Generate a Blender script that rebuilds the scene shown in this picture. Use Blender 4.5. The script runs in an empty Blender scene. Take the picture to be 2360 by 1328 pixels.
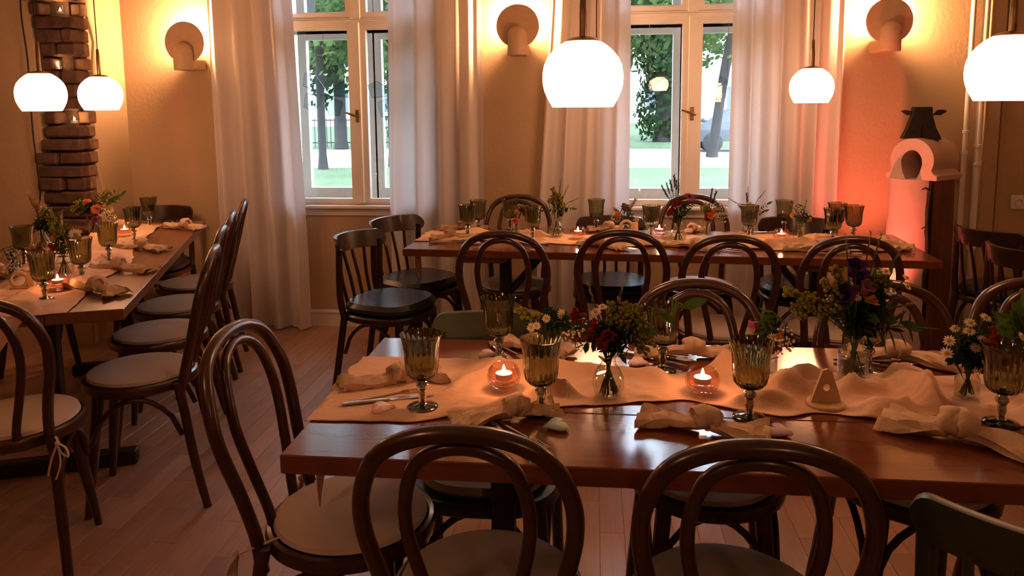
import bpy, math, random
from math import sin, cos, pi, radians, sqrt, atan2
from mathutils import Vector, Matrix, noise

# ------------------------------------------------------------------ camera, world, sun, exposure
SC = bpy.context.scene
COL = SC.collection
cam_d = bpy.data.cameras.new('camera'); cam = bpy.data.objects.new('camera', cam_d); COL.objects.link(cam)
PITCH, ROLL, YAW, EYE = .1258, -.0089, .1053, 1.437
fwd = Vector((-sin(YAW)*cos(PITCH), cos(YAW)*cos(PITCH), -sin(PITCH)))
rt0 = Vector((cos(YAW), sin(YAW), 0)); up0 = rt0.cross(fwd)
rt = cos(ROLL)*rt0 + sin(ROLL)*up0; up = -sin(ROLL)*rt0 + cos(ROLL)*up0
m = Matrix.Identity(4)
for i in range(3):
    m[i][0], m[i][1], m[i][2] = rt[i], up[i], -fwd[i]
m[2][3] = EYE
cam.matrix_world = m
cam_d.sensor_width = 36; cam_d.lens = 1775.65/2360*36
cam_d.shift_y = -201.5/2360          # the photograph is cropped at the top
cam_d.clip_end = 300; cam_d.clip_start = .05
SC.camera = cam

W = bpy.data.worlds.new('overcast_sky'); SC.world = W; W.use_nodes = True
bg = W.node_tree.nodes['Background']
bg.inputs[0].default_value = (.76, .85, 1.0, 1); bg.inputs[1].default_value = 14.0
sun_d = bpy.data.lights.new('sun', 'SUN'); sun = bpy.data.objects.new('sun', sun_d); COL.objects.link(sun)
sun_d.energy = 8.0; sun_d.angle = radians(2); sun_d.color = (1, .97, .9)
sun.rotation_euler = Vector((-.25, .62, -.75)).to_track_quat('-Z', 'Y').to_euler()
V = SC.view_settings
V.view_transform = 'Standard'; V.look = 'None'; V.gamma = 1; V.exposure = 0.0; V.use_curve_mapping = False
SC.cycles.max_bounces = 6; SC.cycles.transparent_max_bounces = 10; SC.cycles.transmission_bounces = 6
SC.cycles.diffuse_bounces = 3; SC.cycles.glossy_bounces = 2; SC.cycles.use_light_tree = False
SC.cycles.caustics_reflective = False; SC.cycles.caustics_refractive = False
SC.cycles.sample_clamp_indirect = 5; SC.cycles.adaptive_threshold = .04

PENDANT_L = 23.0; PENDANT_C = (1, .47, .235)
SCONCE_W = 72.0; SCONCE_C = (1, .47, .205)
CANDLE_W = .6; CANDLE_C = (1, .48, .2)

rng = random.Random(7)

def add_light(name, kind, loc, energy, color, radius=.02, parent=None, target=None, angle=60, blend=.6):
    d = bpy.data.lights.new(name, kind); d.energy = energy; d.color = color
    d.shadow_soft_size = radius
    o = bpy.data.objects.new(name, d); COL.objects.link(o); o.location = loc
    if kind == 'SPOT':
        d.spot_size = radians(angle); d.spot_blend = blend
        o.rotation_euler = (Vector(target)-Vector(loc)).to_track_quat('-Z', 'Y').to_euler()
    if parent: o.parent = parent
    return o

# coloured uplights standing on the floor (they wash the sculpture and the pier)
add_light('uplight_beam', 'SPOT', (1.47, 4.22, .08), 120, (1, .15, .10), .03, None, (1.70, 4.72, 1.45), 56, .8)
add_light('uplight_beam', 'SPOT', (-2.42, 4.36, .10), 55, (1, .17, .06), .03, None, (-3.02, 4.60, 1.30), 46, .8)

# ------------------------------------------------------------------ materials
MATS = {}
def nodes(name):
    mt = bpy.data.materials.new(name); mt.use_nodes = True
    nt = mt.node_tree; MATS[name] = mt
    return mt, nt, nt.nodes['Principled BSDF']
def N(nt, t, **kw):
    n = nt.nodes.new(t)
    for k, v in kw.items(): setattr(n, k, v)
    return n
def L(nt, a, b): nt.links.new(a, b)
def ramp(nt, fac, stops):
    r = N(nt, 'ShaderNodeValToRGB'); L(nt, fac, r.inputs[0])
    e = r.color_ramp.elements
    while len(e) < len(stops): e.new(.5)
    for x, (p, c) in zip(e, stops): x.position = p; x.color = (*c, 1)
    return r.outputs[0]
def coords(nt, scale=(1,1,1), kind='Object'):
    tc = N(nt, 'ShaderNodeTexCoord'); mp = N(nt, 'ShaderNodeMapping'); L(nt, tc.outputs[kind], mp.inputs[0])
    mp.inputs['Scale'].default_value = scale
    return mp.outputs[0]
def tex(nt, vec, scale, detail=2, rough=.55):
    n = N(nt, 'ShaderNodeTexNoise'); L(nt, vec, n.inputs['Vector'])
    n.inputs['Scale'].default_value = scale; n.inputs['Detail'].default_value = detail; n.inputs['Roughness'].default_value = rough
    return n.outputs['Fac']
def bump(nt, bsdf, h, strength=.2, dist=.01):
    b = N(nt, 'ShaderNodeBump'); b.inputs['Strength'].default_value = strength; b.inputs['Distance'].default_value = dist
    L(nt, h, b.inputs['Height']); L(nt, b.outputs[0], bsdf.inputs['Normal'])
def simple(name, col, rough=.5, metal=0, vary=.12, scale=30, bstr=.1, spec=.5, coat=0, trans=0):
    mt, nt, b = nodes(name)
    f = tex(nt, coords(nt), scale)
    lo = tuple(c*(1-vary) for c in col); hi = tuple(min(1, c*(1+vary)) for c in col)
    L(nt, ramp(nt, f, [(.3, lo), (.7, hi)]), b.inputs['Base Color'])
    b.inputs['Roughness'].default_value = rough; b.inputs['Metallic'].default_value = metal
    b.inputs['Specular IOR Level'].default_value = spec; b.inputs['Coat Weight'].default_value = coat
    if bstr >= .3: bump(nt, b, f, bstr, .004)
    return mt
def wood(name, dark, light, rough=.3, axis=(1, 12, 12), coat=.0, island=0, scale=3.0, bmp=0):
    mt, nt, b = nodes(name)
    v = coords(nt, axis)
    f = tex(nt, v, scale, 4, .65)
    c = ramp(nt, f, [(.30, dark), (.72, light)])
    if island:
        g = N(nt, 'ShaderNodeNewGeometry'); oi = N(nt, 'ShaderNodeObjectInfo')
        ad = N(nt, 'ShaderNodeMath', operation='ADD'); L(nt, g.outputs['Random Per Island'], ad.inputs[0]); L(nt, oi.outputs['Random'], ad.inputs[1])
        fr = N(nt, 'ShaderNodeMath', operation='FRACT'); L(nt, ad.outputs[0], fr.inputs[0])
        mr = N(nt, 'ShaderNodeMapRange'); L(nt, fr.outputs[0], mr.inputs[0]); mr.inputs[3].default_value = 1-island; mr.inputs[4].default_value = 1+island
        mx = N(nt, 'ShaderNodeVectorMath', operation='SCALE'); L(nt, c, mx.inputs[0]); L(nt, mr.outputs[0], mx.inputs['Scale'])
        c = mx.outputs[0]
    L(nt, c, b.inputs['Base Color'])
    b.inputs['Roughness'].default_value = rough; b.inputs['Coat Weight'].default_value = coat; b.inputs['Coat Roughness'].default_value = .12
    if bmp: bump(nt, b, f, bmp, .002)
    return mt
def thin_glass(name, tint=(1,1,1), ior=1.45, rough=.01):
    mt = bpy.data.materials.new(name); mt.use_nodes = True; nt = mt.node_tree; nt.nodes.clear(); MATS[name] = mt
    out = N(nt, 'ShaderNodeOutputMaterial'); mx = N(nt, 'ShaderNodeMixShader'); lw = N(nt, 'ShaderNodeLayerWeight'); lw.inputs[0].default_value = .5; pw = N(nt, 'ShaderNodeMath', operation='POWER'); pw.inputs[1].default_value = 2.6; L(nt, lw.outputs['Facing'], pw.inputs[0]); fr = N(nt, 'ShaderNodeMapRange'); L(nt, pw.outputs[0], fr.inputs[0]); fr.inputs[3].default_value = .05 if ior > 1.4 else .02; fr.inputs[4].default_value = .85
    tr = N(nt, 'ShaderNodeBsdfTransparent'); tr.inputs[0].default_value = (*tint, 1)
    gl = N(nt, 'ShaderNodeBsdfGlossy'); gl.inputs['Roughness'].default_value = rough
    L(nt, fr.outputs[0], mx.inputs[0]); L(nt, tr.outputs[0], mx.inputs[1]); L(nt, gl.outputs[0], mx.inputs[2]); L(nt, mx.outputs[0], out.inputs[0])
    return mt
def cloth_mat(name, col, trans=.35, weave=600, tcol=None, wr=0):
    mt = bpy.data.materials.new(name); mt.use_nodes = True; nt = mt.node_tree; nt.nodes.clear(); MATS[name] = mt
    out = N(nt, 'ShaderNodeOutputMaterial'); mx = N(nt, 'ShaderNodeMixShader'); mx.inputs[0].default_value = trans
    d = N(nt, 'ShaderNodeBsdfDiffuse'); t = N(nt, 'ShaderNodeBsdfTranslucent')
    f = tex(nt, coords(nt), weave, 2)
    c = ramp(nt, f, [(.3, tuple(x*.88 for x in col)), (.7, col)]); L(nt, c, d.inputs[0])
    t.inputs[0].default_value = (*(tcol or col), 1)
    if wr:
        v = coords(nt, (1, 1.6, 1)); f2 = tex(nt, v, wr, 3, .5)
        b2 = N(nt, 'ShaderNodeBump'); b2.inputs['Strength'].default_value = .55; b2.inputs['Distance'].default_value = .012; L(nt, f2, b2.inputs['Height']); L(nt, b2.outputs[0], d.inputs['Normal'])
    L(nt, d.outputs[0], mx.inputs[1]); L(nt, t.outputs[0], mx.inputs[2]); L(nt, mx.outputs[0], out.inputs[0])
    return mt
def emit(name, col, strength):
    mt = bpy.data.materials.new(name); mt.use_nodes = True; nt = mt.node_tree; nt.nodes.clear(); MATS[name] = mt
    out = N(nt, 'ShaderNodeOutputMaterial'); e = N(nt, 'ShaderNodeEmission'); e.inputs[0].default_value = (*col, 1); e.inputs[1].default_value = strength
    L(nt, e.outputs[0], out.inputs[0]); return mt

def plaster(name, a, b_, bs=.35):
    mt, nt, b = nodes(name)
    v = coords(nt)
    f1 = tex(nt, v, 1.6, 2); f2 = tex(nt, v, 38, 3, .6)
    L(nt, ramp(nt, f1, [(.3, a), (.7, b_)]), b.inputs['Base Color'])
    b.inputs['Roughness'].default_value = .85; b.inputs['Specular IOR Level'].default_value = .2
    bump(nt, b, f2, bs, .006); return mt
plaster('plaster', (.47, .335, .205), (.54, .39, .245))
plaster('ceiling_paint', (.70, .64, .54), (.74, .68, .58), .1)
simple('white_paint', (.80, .76, .71), .35, vary=.03, scale=8, bstr=.03)
wood('bent_wood', (.026, .008, .004), (.055, .017, .008), .30, (3, 3, 14), coat=.25)
wood('spindle_wood', (.018, .008, .006), (.035, .014, .009), .32, (3, 3, 14), coat=.2)
wood('table_wood', (.125, .034, .013), (.18, .052, .020), .17, (.7, 8, 8), coat=.3, island=.10, bmp=0)
wood('table_edge_wood', (.11, .032, .012), (.19, .06, .022), .35, (1.2, 14, 14))
wood('parquet', (.30, .160, .105), (.38, .220, .150), .30, (14, 1.5, 14), island=.16)
wood('subfloor_wood', (.14, .08, .05), (.18, .10, .06), .7)
wood('light_wood', (.50, .30, .15), (.62, .40, .21), .55, (10, 10, 2))
wood('log_wood', (.10, .035, .016), (.19, .07, .03), .6, (9, 9, 1.2))
wood('orange_wood', (.13, .048, .017), (.20, .078, .028), .28, (1.2, 14, 14))
simple('black_metal', (.018, .015, .013), .45, .3, bstr=.05)
simple('black_wood', (.014, .009, .007), .5)
simple('green_paint', (.030, .040, .014), .42, vary=.2)
simple('dark_leather', (.020, .022, .028), .30, vary=.2, scale=90, bstr=.15)
simple('brass', (.30, .19, .09), .35, .9)
simple('steel', (.62, .58, .52), .18, 1, vary=.05, bstr=0)
simple('brick', (.085, .042, .027), .9, vary=.35, scale=18, bstr=.7)
simple('brick_lit', (.22, .125, .07), .9, vary=.25, scale=18, bstr=.7)  # lit copy of brick: the wall lamp's light is in the colour
simple('mortar', (.07, .04, .025), .95, vary=.25, scale=40, bstr=.6)
simple('lamp_ceramic', (.55, .36, .22), .6, vary=.05)
simple('pale_log', (.58, .40, .34), .6, vary=.1, scale=9, bstr=.3)
simple('iron', (.022, .016, .012), .65, .3, vary=.3, scale=40, bstr=.4)
simple('plastic_white', (.78, .74, .68), .35, vary=.02)
simple('pink_stone', (.80, .56, .49), .6, vary=.08, scale=80, bstr=.3)
simple('mint_stone', (.42, .52, .40), .6, vary=.12, scale=80, bstr=.3)
simple('rust_stone', (.55, .30, .14), .6, vary=.12, scale=80, bstr=.3)
simple('wax', (.85, .74, .58), .5, vary=.03)
cloth_mat('curtain_cloth', (.84, .78, .76), .28)
cloth_mat('linen', (.72, .51, .34), .12, 900, wr=32)
cloth_mat('gauze', (.86, .56, .37), .12, 900, wr=14)
cloth_mat('cushion_cloth', (.60, .47, .38), .0, 500)
cloth_mat('grey_cushion', (.42, .34, .29), .0, 500)
thin_glass('clear_glass', (.97, .98, .97))
thin_glass('window_glass', (.97, .99, 1.0))
thin_glass('pink_glass', (1.0, .86, .82))
thin_glass('water', (.93, .95, .88), 1.33)
thin_glass('sticker_white', (.86, .93, .96)); thin_glass('sticker_green', (.66, .80, .72)); thin_glass('sticker_orange', (.95, .72, .40))
mt, nt, b = nodes('olive_glass')
f = tex(nt, coords(nt), 9, 2)
L(nt, ramp(nt, f, [(.3, (.46, .46, .30)), (.7, (.52, .51, .34))]), b.inputs['Base Color'])
b.inputs['Transmission Weight'].default_value = 1; b.inputs['Roughness'].default_value = .02; b.inputs['IOR'].default_value = 1.45
mt, nt, b = nodes('olive_glass_stem')
f = tex(nt, coords(nt), 9, 2)
L(nt, ramp(nt, f, [(.3, (.17, .20, .125)), (.7, (.22, .25, .16))]), b.inputs['Base Color'])
b.inputs['Transmission Weight'].default_value = 1; b.inputs['Roughness'].default_value = .02; b.inputs['IOR'].default_value = 1.5
emit('opal_glow', PENDANT_C, PENDANT_L)
emit('flame', (1, .72, .38), 40)
emit('bulb_glow', (1, .75, .42), 30)
def leafy(name, col, tr=.35): cloth_mat(name, col, tr, 60, tuple(min(1, c*1.3) for c in col))
leafy('leaf_green', (.055, .10, .022)); leafy('leaf_dark', (.022, .045, .014)); leafy('stem_green', (.09, .12, .035))
leafy('grass_pale', (.20, .20, .07)); leafy('alchemilla', (.30, .27, .045))
leafy('petal_white', (.78, .70, .58)); leafy('petal_yellow', (.70, .36, .02)); leafy('petal_orange', (.75, .25, .02))
leafy('petal_peach', (.75, .28, .15)); leafy('petal_red', (.30, .035, .022)); leafy('petal_magenta', (.34, .05, .16))
leafy('petal_purple', (.055, .025, .12)); leafy('petal_pink', (.45, .17, .24)); leafy('petal_maroon', (.05, .008, .014)); leafy('petal_dusky', (.24, .10, .09))
leafy('lavender', (.035, .045, .06)); leafy('petal_cream', (.72, .55, .34)); leafy('dried', (.36, .22, .11))
leafy('tree_leaf', (.042, .075, .028), .5); leafy('tree_leaf_light', (.075, .115, .040), .5); leafy('ivy_leaf', (.018, .045, .02), .3)
simple('bark', (.016, .016, .017), .9, vary=.3, scale=6, bstr=.5)
simple('lawn', (.045, .085, .030), .9, vary=.25, scale=1.2, bstr=.4)
simple('pale_path', (.30, .29, .27), .9, vary=.08, scale=1)
simple('facade', (.45, .45, .44), .9, vary=.04, scale=.6)
simple('far_pane', (.08, .10, .13), .2)
simple('car_paint', (.04, .05, .065), .25, coat=.6)
simple('rubber', (.02, .02, .02), .7)

# ------------------------------------------------------------------ mesh helpers
class MB:
    def __init__(s): s.v = []; s.f = []
    def add(s, vs, fs):
        k = len(s.v); s.v += [tuple(p) for p in vs]; s.f += [tuple(i+k for i in q) for q in fs]; return s
    def box(s, x0, x1, y0, y1, z0, z1, M=None):
        vs = [Vector((x, y, z)) for x in (x0, x1) for y in (y0, y1) for z in (z0, z1)]
        if M: vs = [M @ p for p in vs]
        return s.add(vs, [(0,1,3,2), (4,6,7,5), (0,4,5,1), (2,3,7,6), (0,2,6,4), (1,5,7,3)])
    def rbox(s, x0, x1, y0, y1, z0, z1, r=.01, M=None):        # box with chamfered vertical and horizontal edges
        pts = []
        for z, i in ((z0, r), (z0+r, 0), (z1-r, 0), (z1, r)):
            a, b_, c, d = x0+i, x1-i, y0+i, y1-i; e = r if i == 0 else r*.6
            pts.append([(a+e, c, z), (b_-e, c, z), (b_, c+e, z), (b_, d-e, z), (b_-e, d, z), (a+e, d, z), (a, d-e, z), (a, c+e, z)])
        vs = [Vector(p) for ring in pts for p in ring]
        if M: vs = [M @ p for p in vs]
        fs = [tuple(range(7, -1, -1)), tuple(range(24, 32))]
        for k in range(3):
            for j in range(8): fs.append((k*8+j, k*8+(j+1) % 8, k*8+8+(j+1) % 8, k*8+8+j))
        return s.add(vs, fs)
    def tube(s, path, rad, n=8, closed=False, sx=1.0, cap=True, upv=None):
        P = [Vector(p) for p in path]; k = len(P)
        R = rad if isinstance(rad, (list, tuple)) else [rad]*k
        vs = []; prev = None
        for i in range(k):
            if closed: t = P[(i+1) % k]-P[i-1]
            else: t = P[min(i+1, k-1)]-P[max(i-1, 0)]
            t.normalize()
            if prev is None:
                a = Vector(upv) if upv else (Vector((0, 0, 1)) if abs(t.z) < .9 else Vector((1, 0, 0)))
            else: a = prev
            u = (a - t*a.dot(t))
            if u.length < 1e-6: u = Vector((1, 0, 0)).cross(t)
            u.normalize(); w = t.cross(u); prev = u
            for j in range(n):
                an = 2*pi*j/n; vs.append(P[i]+(u*cos(an)*sx+w*sin(an))*R[i])
        fs = []
        for i in range(k if closed else k-1):
            i2 = (i+1) % k
            for j in range(n): fs.append((i*n+j, i*n+(j+1) % n, i2*n+(j+1) % n, i2*n+j))
        if cap and not closed: fs += [tuple(range(n-1, -1, -1)), tuple(range((k-1)*n, k*n))]
        return s.add(vs, fs)
    def lathe(s, prof, n=24, flute=0, fk=12, twist=0, M=None, closed=False, fl_from=0, fl_to=99):
        vs = []
        for i, (r, z) in enumerate(prof):
            for j in range(n):
                a = 2*pi*j/n; rr = r
                if flute and fl_from <= i <= fl_to: rr = r*(1+flute*cos(fk*a+twist*z))
                vs.append(Vector((rr*cos(a), rr*sin(a), z)))
        if M: vs = [M @ p for p in vs]
        k = len(prof); fs = []
        for i in range(k if closed else k-1):
            i2 = (i+1) % k
            for j in range(n): fs.append((i*n+j, i*n+(j+1) % n, i2*n+(j+1) % n, i2*n+j))
        if not closed:
            if prof[0][0] > 1e-5: fs.append(tuple(range(n-1, -1, -1)))
            if prof[-1][0] > 1e-5: fs.append(tuple(range((k-1)*n, k*n)))
        return s.add(vs, fs)
    def prism(s, out, y0, y1, M=None):       # outline in xz, thickness along y
        n = len(out); vs = [Vector((x, y, z)) for y in (y0, y1) for x, z in out]
        if M: vs = [M @ p for p in vs]
        return s.add(vs, [tuple(range(n)), tuple(range(2*n-1, n-1, -1))]+[(i, i+n, (i+1) % n+n, (i+1) % n) for i in range(n)])
    def slab(s, out, z0, z1, bev=.0, M=None):          # outline in xy, thickness along z, optional rounded rim
        n = len(out); cx = sum(p[0] for p in out)/n; cy = sum(p[1] for p in out)/n
        lv = [(z0, bev), (z0+bev, 0), (z1-bev, 0), (z1, bev)] if bev else [(z0, 0), (z1, 0)]
        vs = []
        for z, i in lv:
            for x, y in out:
                d = sqrt((x-cx)**2+(y-cy)**2) or 1; k = 1-i/d
                vs.append(Vector((cx+(x-cx)*k, cy+(y-cy)*k, z)))
        if M: vs = [M @ p for p in vs]
        fs = [tuple(range(n-1, -1, -1)), tuple(range((len(lv)-1)*n, len(lv)*n))]
        for a in range(len(lv)-1):
            for j in range(n): fs.append((a*n+j, a*n+(j+1) % n, a*n+n+(j+1) % n, a*n+n+j))
        return s.add(vs, fs)
    def grid(s, fn, nu, nv):
        vs = [fn(i/nu, j/nv) for i in range(nu+1) for j in range(nv+1)]
        fs = [(i*(nv+1)+j, (i+1)*(nv+1)+j, (i+1)*(nv+1)+j+1, i*(nv+1)+j+1) for i in range(nu) for j in range(nv)]
        return s.add(vs, fs)
    def ball(s, c, r, n=8, m=6, sq=(1, 1, 1)):
        vs = []; fs = []
        for i in range(m+1):
            t = pi*i/m
            for j in range(n):
                a = 2*pi*j/n; vs.append((c[0]+r*sq[0]*sin(t)*cos(a), c[1]+r*sq[1]*sin(t)*sin(a), c[2]+r*sq[2]*cos(t)))
        for i in range(m):
            for j in range(n): fs.append((i*n+j, (i+1)*n+j, (i+1)*n+(j+1) % n, i*n+(j+1) % n))
        return s.add(vs, fs)
    def leaf(s, base, d, nrm, ln, w, k=4, curl=.15):      # a curved pointed leaf
        d = Vector(d).normalized(); nrm = Vector(nrm); sd = d.cross(nrm)
        if sd.length < 1e-4: sd = Vector((1, 0, 0))
        sd.normalize(); nn = sd.cross(d); base = Vector(base); vs = []
        for i in range(k+1):
            t = i/k; ww = w*sin(pi*min(.98, t*.94+.05))*.5; c = base+d*ln*t-nn*curl*ln*t*t
            vs += [c-sd*ww, c+nn*ww*.25*-1, c+sd*ww]
        return s.add(vs, [q for i in range(k) for q in ((3*i, 3*i+1, 3*i+4, 3*i+3), (3*i+1, 3*i+2, 3*i+5, 3*i+4))])
    def mesh(s, name, smooth=True, ang=40):
        me = bpy.data.meshes.new(name); me.from_pydata(s.v, [], s.f)
        if smooth:
            me.polygons.foreach_set('use_smooth', [True]*len(me.polygons))
            me.set_sharp_from_angle(angle=radians(ang))
        me.update(); return me
    def build(s, name, mat, parent=None, smooth=True, ang=40):
        return link(name, s.mesh(name, smooth, ang), mat, parent)

def link(name, me, mat, parent=None):
    if mat and not me.materials: me.materials.append(MATS[mat])
    o = bpy.data.objects.new(name, me); COL.objects.link(o)
    if parent: o.parent = parent
    return o
def tag(o, label, cat, group=None):
    o['label'] = label; o['category'] = cat
    if group: o['group'] = group
    return o
def thing(name, label, cat, loc=(0, 0, 0), rz=0, group=None):
    o = bpy.data.objects.new(name, None); COL.objects.link(o); o.empty_display_size = .05
    o.location = loc; o.rotation_euler = (0, 0, rz)
    return tag(o, label, cat, group)
def struct(o): o['kind'] = 'structure'; return o
def dup(root, loc, rz=0, label=None, group=None, scale=None):
    r = root.copy(); COL.objects.link(r); r.location = loc; r.rotation_euler = (0, 0, rz)
    if scale: r.scale = scale
    if label: r['label'] = label
    if group: r['group'] = group
    for ch in list(root.children):
        c = ch.copy(); COL.objects.link(c); c.parent = r
        for g in list(ch.children):
            d = g.copy(); COL.objects.link(d); d.parent = c
    return r
def lerp(tab, x):
    if x <= tab[0][0]: return tab[0][1]
    for (a, u), (b_, w) in zip(tab, tab[1:]):
        if x <= b_:
            t = (x-a)/(b_-a); t = t*t*(3-2*t); return u+(w-u)*t
    return tab[-1][1]
def nz(x, y, z=0): return noise.noise(Vector((x, y, z)))
def circ(r, n=24, cx=0, cy=0): return [(cx+r*cos(2*pi*i/n), cy+r*sin(2*pi*i/n)) for i in range(n)]
def catmull(pts, k=6):
    P = [Vector(p) for p in pts]; out = []
    for i in range(len(P)-1):
        a, b_, c, d = P[max(i-1, 0)], P[i], P[i+1], P[min(i+2, len(P)-1)]
        for j in range(k):
            t = j/k
            out.append(.5*((2*b_)+(c-a)*t+(2*a-5*b_+4*c-d)*t*t+(3*b_-a-3*c+d)*t**3))
    out.append(P[-1]); return out

# ------------------------------------------------------------------ the room
WY = 4.765; CEIL = 3.1; XL, XR = -3.02, 3.5; BACK = -2.6
OPEN = [(-2.00, -.95), (.06, 1.11)]; OZ0, OZ1 = .80, 2.75
wb = MB()
wb.box(XL-.02, OPEN[0][0], WY, 5.2, -.1, CEIL); wb.box(OPEN[0][1], OPEN[1][0], WY, 5.2, -.1, CEIL); wb.box(OPEN[1][1], XR+.1, WY, 5.2, -.1, CEIL)
for a, b_ in OPEN:
    wb.box(a, b_, WY, 5.2, -.1, OZ0); wb.box(a, b_, WY, 5.2, OZ1, CEIL)
struct(wb.build('wall_back', 'plaster', smooth=False))
struct(MB().box(XR, XR+.1, BACK, WY, -.1, CEIL).build('wall_right', 'plaster', smooth=False))
struct(MB().box(-4.4, XR+.1, BACK-.1, BACK, -.1, CEIL).build('wall_front', 'plaster', smooth=False))
struct(MB().box(-4.5, XR+.1, BACK-.1, 5.2, CEIL, CEIL+.1).build('ceiling', 'ceiling_paint', smooth=False))
# left pier: its plaster is broken away at the corner and the bricks show
PF = 4.25
wl = MB().box(-4.5, -3.25, PF, 5.2, -.1, CEIL).box(-3.25, XL, 4.40, 5.2, -.1, CEIL).box(-3.25, XL, PF, 4.40, -.1, .55).box(-4.5, -4.4, BACK, PF, -.1, CEIL)
wall_left = struct(wl.build('wall_left', 'plaster', smooth=False))
MB().box(-3.25, -3.06, 4.33, 4.40, .55, CEIL).build('mortar_core', 'mortar', wall_left, smooth=False)
course = .079; z = .55; i = 0
niche = {}
NZ = [1.315, 1.625, 1.945]
def jit(b_, k=.007): b_.v = [(x+k*(rng.random()-.5), y+k*(rng.random()-.5), z_+k*(rng.random()-.5)) for x, y, z_ in b_.v]
while z < CEIL-.05:
    r = rng.random
    is_n = any(abs(z+course*.5-(q+.05)) < course*.55 for q in NZ)
    j1 = .035*(r()-.5); tilt = Matrix.Rotation(.03*(r()-.5), 4, 'Z')
    xl = -3.275+.075*r()+.03*sin(z*5); yb = 4.315+.035*r()+.02*sin(z*4+1)
    h = course*(.80+.16*r())
    if not is_n:
        xm = (xl-3.0)/2+.05*(r()-.5)+(.0 if i % 2 else .05)
        one = r() < .6
        for a, b_ in (((xl, -3.0+.012*(r()-.5)+.01),) if one else ((xl, xm-.006), (xm+.006, -3.0+.012*(r()-.5)+.01))):
            yo = PF-.010+.034*(r()-.5); far = yb if b_ > -3.05 else 4.34
            bb = MB().rbox(a-xm, b_-xm, yo, far, z, z+h, .009); jit(bb)
            o = bb.build('brick', 'brick', wall_left, smooth=False); o.location = (xm, 0, 0)
        # end brick on the side face, paler: lamp light put into its colour
        bb = MB().rbox(-3.10, -3.003+.012*r(), yb+.008, yb+.04+.05*r(), z, z+h, .006)
        bb.build('brick', 'brick_lit', wall_left, smooth=False)
    else:
        bb = MB().rbox(-3.13, -3.0+.01*r(), 4.34, 4.41, z, z+h, .006)
        bb.build('brick', 'brick_lit', wall_left, smooth=False)
        MB().rbox(xl-.01, xl+.06, PF-.014, 4.34, z, z+h, .007).build('brick', 'brick', wall_left, smooth=False)
    z += course; i += 1
pth = [(XL+.002, 4.43+.03*sin(q*.55)+.014*sin(q*1.7+1), .55+q*.085) for q in range(31)]
MB().tube(pth, [.012+.006*abs(sin(q*1.3)) for q in range(31)], 8).build('plaster_edge', 'plaster', wall_left)

# baseboards
def baseboard(name, x0, x1):
    b_ = MB().box(x0, x1, WY-.016, WY, 0, .075).box(x0, x1, WY-.012, WY, .075, .088).box(x0, x1, WY-.018, WY, .088, .097).box(x0, x1, WY-.009, WY, .097, .107)
    struct(b_.build(name, 'white_paint', smooth=False))
baseboard('baseboard_back', XL, 2.02)

# floor: planks laid towards the windows
fl = struct(MB().box(-4.4, XR, BACK, WY, -.1, -.014).build('floor', 'subfloor_wood', smooth=False))
PWD, PLN = .082, .56
planks = []
nx = int((XR+4.4)/PWD)
for i in range(nx):
    x0 = -4.4+i*PWD; off = (i*.37) % 1*PLN; y = BACK-off
    while y < WY:
        a, b_ = max(y, BACK)+.0004, min(y+PLN, WY)-.0004
        if b_-a > .05: planks.append((x0+.0004, x0+PWD-.0004, a, b_))
        y += PLN
def seen(p):
    c = Vector(((p[0]+p[1])/2, (p[2]+p[3])/2, 0))-Vector((0, 0, EYE))
    d = c.dot(fwd)
    if d < .8: return 1e9
    u, w = c.dot(rt)/d*1775.65+1180, 462.5-c.dot(up)/d*1775.65
    return d if -60 < u < 2420 and w < 1390 else 1e9
planks.sort(key=seen)
shared = {}
rest = MB()
for k, (a, b_, c, d) in enumerate(planks):
    if k < 300 and seen((a, b_, c, d)) < 1e8:
        ln = round(d-c, 3)
        if ln not in shared: shared[ln] = MB().rbox(-(b_-a)/2, (b_-a)/2, -ln/2, ln/2, -.013, 0, .0006).mesh('plank', False)
        o = link('plank', shared[ln], 'parquet', fl); o.location = ((a+b_)/2, (c+d)/2, 0)
    else: rest.box(a, b_, c, d, -.013, 0)
o = rest.build('planks_beyond', 'parquet', fl, smooth=False); o['kind'] = 'stuff'

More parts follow.
